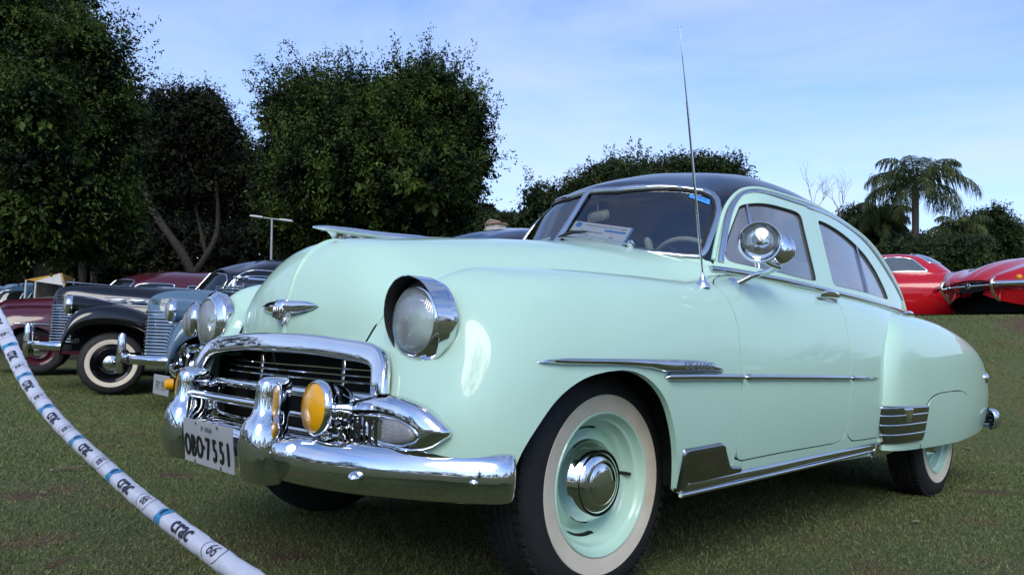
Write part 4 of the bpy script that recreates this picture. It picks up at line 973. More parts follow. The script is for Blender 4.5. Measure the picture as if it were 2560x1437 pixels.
# grass blades (one mass): denser close to the camera
n = 640000
dd = .95 + 10.5 * RNG.random(n) ** 1.55
az = _y + np.radians(RNG.uniform(-43, 43, n))
far = np.arange(n) > n * .72; dd[far] = 4.5 + 9 * RNG.random(far.sum()); az[far] = np.where(RNG.random(far.sum()) < .62, np.radians(RNG.uniform(62, 92, far.sum())), np.radians(RNG.uniform(2, 30, far.sum())))
bx, by = CAM[0] + np.sin(az) * dd, CAM[1] + np.cos(az) * dd
bz = ground(bx, by)
cl = np.sin(bx * 7.1 + 2 * np.sin(by * 5.3)) * np.sin(by * 6.7 + 1.7 * np.sin(bx * 4.9))
keep = RNG.random(n) < .74 + .26 * cl
for sx_, sy_, sz_, sr_ in SPOTS: keep &= RNG.random(n) > .85 * np.clip(1.5 - np.hypot(bx - sx_, by - sy_) / sr_, 0, 1)
bx, by, bz, dd = bx[keep], by[keep], bz[keep], dd[keep]; n = len(bx)
hgt = RNG.uniform(.005, .0135, n) * (1 + .03 * dd); wd = RNG.uniform(.0009, .0017, n) * (1 + .28 * dd); an_ = RNG.uniform(0, 2 * np.pi, n); ln = RNG.normal(0, .75, (n, 2))
b0 = np.stack([bx - np.cos(an_) * wd, by - np.sin(an_) * wd, bz - .002], 1); b1 = np.stack([bx + np.cos(an_) * wd, by + np.sin(an_) * wd, bz - .002], 1)
tp = np.stack([bx + ln[:, 0] * hgt, by + ln[:, 1] * hgt, bz + hgt], 1)
Vg = np.stack([b0, b1, tp], 1).reshape(-1, 3)
def blade_material():
    m = bpy.data.materials.new('grass_blades'); m.use_nodes = True; nt = m.node_tree; b = nt.nodes['Principled BSDF']
    g_ = nt.nodes.new('ShaderNodeNewGeometry'); n_ = nt.nodes.new('ShaderNodeTexNoise'); n_.inputs['Scale'].default_value = 1.6; n_.inputs['Detail'].default_value = 5
    nt.links.new(g_.outputs['Position'], n_.inputs['Vector'])
    r_ = nt.nodes.new('ShaderNodeValToRGB'); e = r_.color_ramp.elements
    e[0].position, e[0].color = .0, (.068, .108, .026, 1); e[1].position, e[1].color = 1., (.310, .255, .135, 1)
    k = r_.color_ramp.elements.new(.55); k.color = (.135, .172, .052, 1); k = r_.color_ramp.elements.new(.82); k.color = (.215, .200, .088, 1)
    ma = nt.nodes.new('ShaderNodeMath'); ma.operation = 'MULTIPLY_ADD'; ma.inputs[1].default_value = .75; 
    m2 = nt.nodes.new('ShaderNodeMath'); m2.operation = 'MULTIPLY_ADD'; m2.inputs[1].default_value = .9; m2.inputs[2].default_value = -.35
    nt.links.new(n_.outputs['Fac'], m2.inputs[0]); nt.links.new(g_.outputs['Random Per Island'], ma.inputs[0]); nt.links.new(m2.outputs[0], ma.inputs[2])
    nt.links.new(ma.outputs[0], r_.inputs[0]); nt.links.new(r_.outputs[0], b.inputs['Base Color']); b.inputs['Roughness'].default_value = .7; b.inputs['Specular IOR Level'].default_value = .25
    return m
me = fast_mesh('grass', Vg, np.arange(3 * n).reshape(-1, 3), blade_material()); tag(link('grass', me), kind='stuff')

# ================================================================ TREES
def leaf_material(name, c0, c1, trans=.25, rough=.5):
    m = bpy.data.materials.new(name); m.use_nodes = True; nt = m.node_tree; b = nt.nodes['Principled BSDF']; o = nt.nodes['Material Output']
    g_ = nt.nodes.new('ShaderNodeNewGeometry'); n_ = nt.nodes.new('ShaderNodeTexNoise'); n_.inputs['Scale'].default_value = 1.5; n_.inputs['Detail'].default_value = 4
    nt.links.new(g_.outputs['Position'], n_.inputs['Vector'])
    ma = nt.nodes.new('ShaderNodeMath'); ma.operation = 'MULTIPLY_ADD'; ma.inputs[1].default_value = .42; nt.links.new(g_.outputs['Random Per Island'], ma.inputs[0])
    m2 = nt.nodes.new('ShaderNodeMath'); m2.operation = 'MULTIPLY_ADD'; m2.inputs[1].default_value = 2.8; m2.inputs[2].default_value = -1.38; nt.links.new(n_.outputs['Fac'], m2.inputs[0]); nt.links.new(m2.outputs[0], ma.inputs[2])  # strong clump contrast imitates sunlit tufts and self-shadowed gaps
    r_ = nt.nodes.new('ShaderNodeValToRGB'); e = r_.color_ramp.elements; e[0].color = (*c0, 1); e[1].color = (*c1, 1)
    nt.links.new(ma.outputs[0], r_.inputs[0]); nt.links.new(r_.outputs[0], b.inputs['Base Color']); b.inputs['Roughness'].default_value = rough; b.inputs['Specular IOR Level'].default_value = .14
    t = nt.nodes.new('ShaderNodeBsdfTranslucent'); nt.links.new(r_.outputs[0], t.inputs['Color']); mx = nt.nodes.new('ShaderNodeMixShader'); mx.inputs[0].default_value = trans
    nt.links.new(b.outputs[0], mx.inputs[1]); nt.links.new(t.outputs[0], mx.inputs[2]); nt.links.new(mx.outputs[0], o.inputs['Surface'])
    return m
LEAF_FICUS = leaf_material('ficus_leaves', (.003, .009, .003), (.110, .165, .030), .14)
LEAF_DARK = leaf_material('fine_dark_leaves', (.007, .010, .005), (.038, .042, .016), .10)
LEAF_FAR = leaf_material('distant_leaves', (.012, .024, .008), (.065, .085, .024), .12)
LEAF_PALM = leaf_material('palm_leaflets', (.028, .045, .014), (.145, .165, .055), .3)
LEAF_BACK = leaf_material('wood_leaves', (.006, .012, .004), (.036, .050, .014), .12)
BARK = pmat('grey_bark', (.075, .062, .050), .9, noise=.5, nscale=12, bump=.5, bscale=30)
BARK_PALE = pmat('pale_bark', (.30, .28, .26), .9, noise=.4, nscale=10, bump=.4, bscale=25)

def unit(v): return v / (np.linalg.norm(v, axis=-1, keepdims=True) + 1e-12)
def twig_leaves(base, dirs, ln, per, size, rng, droop=.5, slim=.42):
    """leaves strung along twigs -> (V, F quads)"""
    k = len(base); t = rng.random((k, per)) ** .8
    c = base[:, None] + dirs[:, None] * (t * ln[:, None])[..., None]
    c[..., 2] -= .12 * (t ** 2) * ln[:, None]
    c += rng.normal(0, .05, c.shape) * ln[:, None, None] ** .5
    a = unit(dirs[:, None] * .5 + rng.normal(0, .6, c.shape) + np.array([0, 0, -droop])); s = size * rng.uniform(.65, 1.25, (k, per))[..., None]
    b = unit(np.cross(a, rng.normal(0, 1, c.shape) + np.array([0, 0, .8]))) * slim
    tip, m1, m2 = c + a * s, c + a * s * .45 + b * s * .5, c + a * s * .45 - b * s * .5
    V = np.stack([c, m1, tip, m2], 2).reshape(-1, 3)
    return V
def blob_points(blobs, k, rng, inner=.0):
    """points on the outside of a union of ellipsoids, with outward directions"""
    B = np.asarray(blobs, float); area = (B[:, 3] * B[:, 4] + B[:, 4] * B[:, 5] + B[:, 3] * B[:, 5]); P, D = [], []
    cnt = rng.multinomial(int(k * 1.7), area / area.sum())
    for b, c in zip(B, cnt):
        u = unit(rng.normal(0, 1, (c, 3))); r = 1 - inner * rng.random((c, 1)) ** 1.3
        p_ = b[:3] + u * b[3:6] * r; ok = np.ones(c, bool)
        for b2 in B:
            if b2 is b: continue
            ok &= (((p_ - b2[:3]) / (b2[3:6] * .86)) ** 2).sum(1) > 1
        P.append(p_[ok]); D.append(unit(u / b[3:6])[ok])
    P, D = np.concatenate(P), np.concatenate(D); i = rng.permutation(len(P))[:k]
    return P[i], D[i]
def lumpy(blobs, rng, k=9, lo=.20, hi=.42):
    out = []
    for b in blobs:
        b = np.asarray(b, float); out.append(tuple(np.concatenate([b[:3], b[3:6] * .86])))
        for _ in range(k):
            u = unit(rng.normal(0, 1, 3)); s = rng.uniform(lo, hi); out.append(tuple(np.concatenate([b[:3] + u * b[3:6] * rng.uniform(.80, 1.04), b[3:6] * s])))
    return out
def foliage(blobs, twigs, per, size, seed, rise=.55, tw=(.35, .85), inner=.22, droop=.5, core=True, slim=.42, plumes=0, lumps=9):
    rng = np.random.default_rng(seed); base = blobs
    if lumps: blobs = lumpy(blobs, rng, lumps)
    P, D = blob_points(blobs, twigs, rng, inner)
    d = unit(D * .8 + np.array([0, 0, rise]) + rng.normal(0, .35, P.shape)); ln = rng.uniform(*tw, len(P))
    V = [twig_leaves(P, d, ln, per, size, rng, droop, slim)]
    if plumes:      # long upright shoots that feather the outline
        P, D = blob_points(blobs, plumes * 6, rng, 0); k = D[:, 2] > -.1; P, D = P[k][:plumes // 4], D[k][:plumes // 4]; P = np.repeat(P, 5, 0) + rng.normal(0, .16, (len(P) * 5, 3)); D = np.repeat(D, 5, 0); n_ = len(P)
        d = unit(D * .55 + np.array([0, 0, .9]) + rng.normal(0, .15, P.shape)); L_ = rng.uniform(tw[1] * .7, tw[1] * 1.6, n_)
        for f_ in (0., .35, .65): V.append(twig_leaves(P + d * (L_ * f_)[:, None], unit(d + rng.normal(0, .25, P.shape)), L_ * (.55 - .3 * f_), per, size * (1.05 - .35 * f_), rng, droop, slim))
    if core:      # the denser foliage further in
        sh = [(b[0], b[1], b[2], b[3] * .74, b[4] * .74, b[5] * .74) for b in blobs]
        P, D = blob_points(sh, int(twigs * .8), rng, .3); V.append(twig_leaves(P, unit(D + rng.normal(0, .7, P.shape)), np.full(len(P), tw[0]), max(5, per // 2), size * 2.0, rng, .3, .6))
    V = np.concatenate(V); return V, np.arange(len(V)).reshape(-1, 4)
def limb(pts, r0, r1, n=10, k=14, seed=0):
    P = spline(pts, k) if len(pts) > 2 else np.linspace(pts[0], pts[1], k)
    rr = np.linspace(r0, r1, k) * (1 + .06 * np.sin(np.arange(k) * 2.3 + seed)); return fix(*tube_vf(P, rr, n))
def tree(name, label, blobs, trunk, leaf, bark, twigs, per, size, seed, group=None, base=None, **kw):
    b = np.array(base if base is not None else trunk[0][0][0], float); t = thing(name, label, 'tree', tuple(b), 0, group)
    V, F = cat(*[limb(np.asarray(l[0], float) - b, l[1], l[2], seed=i) for i, l in enumerate(trunk)]); mk('trunk', V, F, bark, t, angle=60)
    V, F = foliage(blobs, twigs, per, size, seed, **kw); o = link('crown', fast_mesh('crown', V - b, F, leaf), t)
    return t
def at(px, depth, py):
    return place(px, depth, py)
def gpt(px, depth):
    p_ = place(px, depth, 850); return np.array([p_[0], p_[1], float(ground(p_[0], p_[1])) - .05])
def blobs_px(lst, depth, k_=1.):
    """(px, py, rx_px, ry_px, depth offset) -> ellipsoids of real size at that distance"""
    out = []
    for x, y, rx, ry, dz in lst:
        d = depth + dz; k = d / 1912.06; c = at(x, d, y); out.append((c[0], c[1], c[2], rx * k * k_, rx * k * k_, ry * k * k_))
    return out
# big ficus at the left edge
D = 14.5; g0 = gpt(120, D)
tree('ficus_tree', 'tall dense dark green tree at the left edge, rising out of the picture', blobs_px([(30,90,150,140,0),(-140,120,170,180,.5),(190,190,110,110,-.3),(240,270,75,70,-.2),(60,330,215,150,-.5),(-180,380,200,200,0),(235,400,80,100,.3),(110,520,195,90,-.4),(-120,560,190,90,0),(-40,-110,190,130,.4),(215,560,70,55,.2),(170,100,60,60,.2)], D),
     [([g0, at(115, D, 620), at(100, D, 380)], .24, .14), ([at(112, D, 640), at(190, D, 480), at(230, D, 300)], .13, .05), ([at(108, D, 600), at(10, D, 450), at(-40, D, 250)], .14, .05)], LEAF_FICUS, BARK, 15500, 15, .085, 11, plumes=560)
# round ficus in the middle
D = 18.5; g0 = gpt(930, D)
tree('ficus_tree', 'large rounded bushy tree standing alone behind the hood of the mint sedan', blobs_px([(930,370,185,140,-.6),(790,330,85,85,0),(1080,330,105,110,0),(890,285,80,60,0),(1030,285,75,58,-.2),(1135,410,65,80,.2),(750,450,80,110,.3),(930,500,210,120,-.4),(1090,500,90,75,0),(1150,300,42,50,.3),(705,300,32,36,.4),(810,560,120,60,.3),(1000,570,120,45,.2)], D),
     [([g0, at(935, D, 640), at(930, D, 400)], .28, .16), ([at(935, D, 640), at(1020, D, 480), at(1080, D, 330)], .15, .05), ([at(932, D, 620), at(840, D, 470), at(790, D, 330)], .15, .05)], LEAF_FICUS, BARK, 16000, 15, .092, 12, rise=.75, tw=(.35, .85), plumes=760)
# darker fine-leaved tree between them, with a forked trunk in view
D = 23; g0 = gpt(487, D)
tree('fine_leaved_tree', 'dark brownish tree with a forked leaning trunk between the two big ficus trees', blobs_px([(450,280,85,45,0),(530,335,65,45,.4),(390,340,65,55,.5),(575,400,65,45,.8),(470,400,110,40,.8),(640,460,70,36,.9),(380,470,85,40,1.2),(545,480,100,30,1),(690,520,60,30,1)], D),
     [([g0, at(470, D, 660), at(425, D, 590), at(380, D, 520), at(360, D, 440)], .17, .08), ([at(480, D, 690), at(515, D, 640), at(540, D, 590), at(545, D, 530), at(540, D, 440)], .10, .045), ([at(515, D, 640), at(505, D, 590), at(490, D, 520), at(470, D, 400)], .06, .03)], LEAF_DARK, BARK_PALE if False else BARK, 6800, 16, .085, 13, rise=.1, tw=(.4, .9), core=True, lumps=11)
# pale-trunked slim trees under the left ficus
for i, (px, d) in enumerate(((205, 21), (233, 23))):
    g0 = gpt(px, d)
    tree('slim_tree', ['slim dark trunk nearest the white and ochre tent, under the left tree', 'slim dark trunk right of its twin, under the left tree'][i], blobs_px([(px, 560, 60, 50, 0), (px + 20, 600, 50, 30, .3)], d), [([g0, at(px + 2, d, 660), at(px, d, 560)], .12, .07)], LEAF_DARK, BARK, 700, 12, .12, 30 + i, group='slim trees under the left tree')
# tree behind the roof
D = 30; g0 = gpt(1600, D)
tree('umbrella_tree', 'wide flat-topped tree rising behind the navy roof of the mint sedan', blobs_px([(1700,452,125,28,0),(1800,466,60,24,.3),(1570,468,105,30,.4),(1480,486,55,32,.2),(1355,520,30,36,-.6),(1430,540,52,32,-.3),(1650,505,190,32,.3),(1335,570,30,28,-.6)], D),
     [([g0, at(1610, D, 640), at(1620, D, 480)], .30, .16), ([at(1610, D, 660), at(1500, D, 560), at(1440, D, 490)], .15, .05), ([at(1612, D, 640), at(1700, D, 540), at(1740, D, 450)], .15, .05)], LEAF_FAR, BARK, 7500, 13, .135, 14, rise=.6, tw=(.4, .9), plumes=90)
# bare trees
def bare(px0, px, py, d, seed, label, name='bare_tree'):
    rng = np.random.default_rng(seed); b = gpt(px0, d); t = thing(name, label, 'tree', tuple(b)); parts = []
    def grow(p, v, r, L_, lev):
        q = p + v * L_; mid = (p + q) / 2 + rng.normal(0, .07 * L_, 3); parts.append(limb([p - b, mid - b, q - b], r, r * .6, 6, 6, lev))
        if lev < 4:
            for _ in range(3 if lev == 0 else 2): grow(q if rng.random() < .65 else mid, unit(v + rng.normal(0, .38, 3) + [0, 0, .3]), r * .62, L_ * rng.uniform(.65, .9), lev + 1)
    top = at(px, d, py); parts.append(limb([b - b, top - b], .10, .05, 7, 8)); 
    for _ in range(2): grow(top, unit(np.array([0, 0, 1.]) + rng.normal(0, .25, 3)), .022, .70, 0)
    V, F = cat(*parts); mk('trunk', V, F, BARK_PALE, t)
bare(2030, 2030, 535, 32, 3, 'bare leafless tree with thin forked twigs above the rear roof slope, left one of two')
bare(2100, 2100, 545, 33, 8, 'bare leafless tree with curving twigs just left of the palm')
# palms
def palm(px, py, d, fl, nf, seed, label, name='queen_palm', fallen=.0, r0=.2):
    rng = np.random.default_rng(seed); b = gpt(px, d); top = at(px, d, py); t = thing(name, label, 'palm', tuple(b))
    V, F = limb([b - b, (top - b) * .5 + [.08, 0, 0], top - b], r0 * 1.15, r0 * .8, 10, 14); mk('trunk', V, F, BARK, t)
    for i in range(nf):
        a = i * 2.39996; el = R(86) - (i / nf) ** 1.0 * R(92); h = np.array([math.cos(a), math.sin(a), 0.]); L_ = fl * rng.uniform(.85, 1.1)
        s = np.linspace(0, 1, 22); ang = el - s ** 1.5 * R(132) * (1 if el > -.1 else .5)
        st = np.stack([np.cos(ang)[:, None] * h * 1, ], 0)[0] + np.sin(ang)[:, None] * np.array([0, 0, 1.]); P = np.concatenate([[np.zeros(3)], np.cumsum(st[:-1] * L_ / 21, 0)]) + (top - b)
        Vr, Fr = tube_vf(P, np.linspace(.035, .008, 22), 5); k = 72; u = np.repeat(np.linspace(.14, .99, k), 2); sd = np.tile([-1, 1], k)
        c = np.stack([np.interp(u, s, P[:, j]) for j in range(3)], 1); tg = unit(np.stack([np.interp(u, s, np.gradient(P[:, j])) for j in range(3)], 1)); side = np.cross(tg, [0, 0, 1.]); side = unit(side) * sd[:, None]
        ll_ = fl * .25 * np.sin(np.pi * (.12 + .82 * u)) * rng.uniform(.8, 1.15, 2 * k); dr = unit(side * .62 + tg * .38 + rng.normal(0, .16, c.shape)); tip = c + dr * ll_[:, None] * .8; mid = c + dr * ll_[:, None] * .5; tip[:, 2] -= ll_ * .95; mid[:, 2] -= ll_ * .20
        wv = tg * .017 * (d / 30)
        Vl = np.stack([c - wv * .6, c + wv * .6, mid + wv, mid - wv], 1); Vm = np.stack([mid - wv, mid + wv, tip + wv * .2, tip - wv * .2], 1)
        Vl = np.concatenate([Vl, Vm]).reshape(-1, 3); V, F = cat((Vr, Fr), (Vl, np.arange(len(Vl)).reshape(-1, 4))); mk('frond', V, F, LEAF_PALM, t, smooth=False)
palm(2288, 476, 38, 3.35, 20, 5, 'tall feathery palm against the sky at right, above the red cars')
palm(2400, 590, 36, 1.9, 16, 6, 'small palm right of the tall feathery palm', r0=.13)
palm(2205, 560, 40, 2.0, 14, 9, 'slender short palm left of the tall feathery palm', r0=.10)
# bushes and hedge behind the red cars
for i, (px, py, rx, ry, d, lb, lf) in enumerate(((2165,590,70,60,42,'rounded dark bush beside the rear roof edge, left of the palms',LEAF_FAR),(2480,610,55,75,40,'loose leafy shrub right of the small palm behind the red cars',LEAF_FAR),(2545,640,60,70,44,'dark bush at the right edge behind the red car nose',LEAF_BACK),(2330,670,110,50,30,'low green hedge bush behind the red coupe windshield',LEAF_FAR),(2250,650,120,50,44,'broad dark bush under the palms, behind the red coupe roof',LEAF_BACK),(2420,660,120,60,46,'broad dark bush behind the nose of the red car',LEAF_BACK))):
    tree('bush', lb, blobs_px([(px, py, rx, ry, 0), (px - rx * .5, py + ry * .3, rx * .6, ry * .7, -.3), (px + rx * .5, py + ry * .35, rx * .6, ry * .65, .2)], d), [([gpt(px, d), at(px, d, py)], .10, .05)], lf, BARK, 2600, 12, .15, 50 + i, tw=(.4, .9), lumps=6)
# woods: masses that read as one
def wood(name, spots, size, twigs, seed, leaf=LEAF_BACK):
    V, F = foliage(spots, twigs, 10, size, seed, tw=(.6, 1.3), rise=.4, lumps=5); o = tag(link(name, fast_mesh(name, V, F, leaf)), kind='stuff'); return o
wood('woodland', blobs_px([(x, 640 - 60 * math.sin(i * 1.9), 120, 130 + 40 * math.sin(i * 2.7), 3 * math.sin(i * 1.3)) for i, x in enumerate(range(-260, 1130, 95))], 33), .19, 11000, 21, LEAF_DARK)
wood('woodland', blobs_px([(x, 700 - 20 * math.sin(i * 1.9), 150, 100 + 14 * math.sin(i * 2.7), 4 * math.sin(i * 1.3)) for i, x in enumerate(range(1350, 3000, 120))], 56), .30, 7000, 22)
rng_ = np.random.default_rng(4); ring = []
for i in range(44):      # the park's trees behind and beside the viewer, seen in the chrome
    a = R(108) + R(255) * i / 43; d = 27 + 6 * rng_.random(); h = 2.1 + 1.7 * rng_.random() + 1.2 * math.sin(i * 1.1)
    ring.append((CAM[0] + math.sin(a) * d, CAM[1] + math.cos(a) * d, h * .9, 2.6, 2.6, max(1.2, h)))
wood('woodland', ring, .23, 9500, 23)
sh = CAM + np.array([math.sin(R(232)), math.cos(R(232)), 0]) * 9.5; sh[2] = 0  # out-of-view tree, added in the sun's path to break up its highlight
tree('added_shade_tree', 'airy tree added behind the viewer to break up the sun, seen only in chrome and paint reflections', [(sh[0] + a, sh[1] + b, 6.6 + c, r_, r_, r_ * .8) for a, b, c, r_ in ((0, 0, 0, 1.3), (1.4, -1.0, .4, 1.1), (-1.3, 1.2, .3, 1.1), (.3, .4, 1.6, 1.1), (.9, 1.4, -.9, .9), (-.8, -1.2, -.8, 1.0), (1.9, -2.1, -.5, .8), (-2.0, 2.0, -.6, .8))],
     [([sh, sh + [.1, 0, 3.], sh + [0, .1, 6.]], .2, .1), ([sh + [.1, 0, 3.2], sh + [1.2, -.9, 5.], sh + [1.7, -1.6, 6.6]], .1, .04), ([sh + [.1, 0, 3.], sh + [-1., 1., 5.], sh + [-1.6, 1.6, 6.4]], .1, .04)], LEAF_FICUS, BARK, 900, 12, .13, 77, core=False, lumps=5)
# far hill with its tree, mast and house
hill = []
for i, a in enumerate(np.linspace(R(20), R(75), 70)):
    for j, d in enumerate((120, 150, 175, 200, 235, 280)):
        dpx = math.tan(a - _y) * 1912 + 1280; hh = (0, 12, 24, 30, 24, 0)[j] * (1 - .35 * sstep(1290, 1500, dpx) - .6 * (1 - sstep(500, 1150, dpx))) + .8 * math.sin(i * .9 + j) * (j not in (0, 5))
        hill.append((CAM[0] + math.sin(a) * d / math.cos(a - _y), CAM[1] + math.cos(a) * d / math.cos(a - _y), hh))
HILLM = pmat('hill_grass', (.055, .085, .030), .95, alt=(.035, .050, .020), nscale=.15)
mk('hills', hill, grid_faces(70, 6), HILLM, angle=80)['kind'] = 'structure'
hb_ = at(1240, 195, 552); hs = []
for i in range(46):
    px = 1180 + 150 * rng_.random(); d = 150 + 60 * rng_.random(); q = at(px, d, 552 + 22 * rng_.random()); hs.append((q[0], q[1], q[2], 2.6, 2.6, 1.7))
wood('hill_shrubs', hs, .9, 1400, 24, LEAF_FAR)
q = at(1212, 190, 548); tree('hilltop_tree', 'lone spreading tree on top of the far hill', [(q[0], q[1], q[2] + 1.9, 1.9, 1.9, 1.2)], [([q + [0, 0, -1.5], q + [0, 0, 1.5]], .3, .2)], LEAF_DARK, BARK, 260, 9, .6, 61)
q = at(1260, 170, 570); m_ = thing('radio_mast', 'thin pale mast standing on the far hillside', 'mast', tuple(q)); tube('pole', [(0, 0, -2), (0, 0, 4.7)], [.09, .05], pmat('pale_pole', (.5, .5, .5), .6, noise=.1), m_, 6)
q = at(1256, 150, 577); hq = thing('hill_house', 'small pale house with a tiled roof below the hilltop', 'house', tuple(q)); V, F = box_vf((0, 0, .1), (6, 4, 1.6)); mk('wall', V, F, pmat('pale_render', (.5, .46, .40), .9, noise=.1), hq, smooth=False)
V, F = loft_vf([[(-3.4, y, z) for y, z in ((-2.4, .85), (0, 1.9), (2.4, .85))], [(3.4, y, z) for y, z in ((-2.4, .85), (0, 1.9), (2.4, .85))]]); mk('roof', V, F, pmat('roof_tiles', (.30, .20, .15), .9, noise=.3), hq, smooth=False)
# ================================================================ LAMP POST, TENT
STEELG = pmat('galvanised_steel', (.42, .43, .43), .45, metal=.6, noise=.15)
D = 14.2; b = gpt(675, D); t = thing('lamp_post', 'grey park lamp post with two flat heads in front of the dark trees', 'lamp post', tuple(b)); top = at(680, D, 545) - b
tube('pole', [(0, 0, 0), tuple(top * .5), tuple(top)], [.026, .024, .02], STEELG, t, 10)
ends = [at(632, D, 541) - b, at(726, D, 553) - b]
tube('cross_arm', ends, .012, STEELG, t, 6)
for e, o_ in zip(ends, (.35, .65)):
    dv = unit(ends[1] - ends[0]); c = e * .78 + (ends[0] + ends[1]) * .5 * .22; rot = Vector((1, 0, 0)).rotation_difference(Vector(dv)).to_matrix()
    box('lamp_head', tuple(c), (.26, .12, .045), pmat('lamp_head_grey', (.55, .56, .56), .5, noise=.1), t, .03, 2, rot)
D = 13.2; b = gpt(118, D); t = thing('event_tent', 'small white and ochre pitched tent roof beyond the parked cars at left', 'tent', tuple(b))
pk = {k: at(*v) - b for k, v in dict(a=(66, D, 699), p=(152, D, 683), c=(160, D, 713), d=(90, D, 703), e=(185, D + 1.5, 697), f=(110, D + 2, 690)).items()}
OCH, WHT = pmat('ochre_canvas', (.50, .27, .05), .8, noise=.15), pmat('white_canvas', (.62, .60, .56), .8, noise=.08)
def canvas(name, keys, m, th=.02):
    P = np.array([pk[k] for k in keys]); n_ = unit(np.cross(P[1] - P[0], P[2] - P[0])); mk(name, *fix(np.concatenate([P, P - n_ * th]), [tuple(range(len(P))), tuple(reversed(range(len(P), 2 * len(P))))] + [(i, (i + 1) % len(P), (i + 1) % len(P) + len(P), i + len(P)) for i in range(len(P))]), m, t, smooth=False)
canvas('white_panel', 'dpc', WHT); canvas('ochre_panel', 'apd', OCH); canvas('ochre_panel', 'pec', OCH)
for k in 'acde': tube('tent_pole', [pk[k], (pk[k][0], pk[k][1], 0)], .02, STEELG, t, 6)
# ================================================================ OTHER CARS
DARKGLASS = pmat('dark_window_glass', (.012, .014, .016), .04, coat=1., noise=.2)
def wheels(par, col, xs_, yy, zz=.333, k=1.0, ww=True, n=40):
    for x_ in xs_:
        wheel_parts(par, col, loc=(x_, -yy, zz), k=k, ww=ww, n=n)
        o = wheel_parts(par, col, loc=(x_, yy, zz), k=k, ww=ww, n=n); o.rotation_euler = (0, 0, math.pi)
def place_car(t, x, y, rot=0): t.location = (x, y, float(ground(x + 1.3, y))); t.rotation_euler = (0, 0, rot)
OLD_CAB = np.array(CABIN_NET) * [1.0, .93, 1.0]; OLD_CAB[:, :, 0] = OLD_CAB[:, :, 0] * .94 + .24; OLD_CAB[:, :, 2] = (OLD_CAB[:, :, 2] - 1.0) * 1.02 + 1.02
def half_ring(x, w_, zt, zb, n=17, p=.62):
    t = np.linspace(0, np.pi, n); c, s = np.cos(t), np.sin(t)
    return [(x, -w_ * np.sign(a) * abs(a) ** p, zb + (zt - zb) * b ** p) for a, b in zip(c, s)]
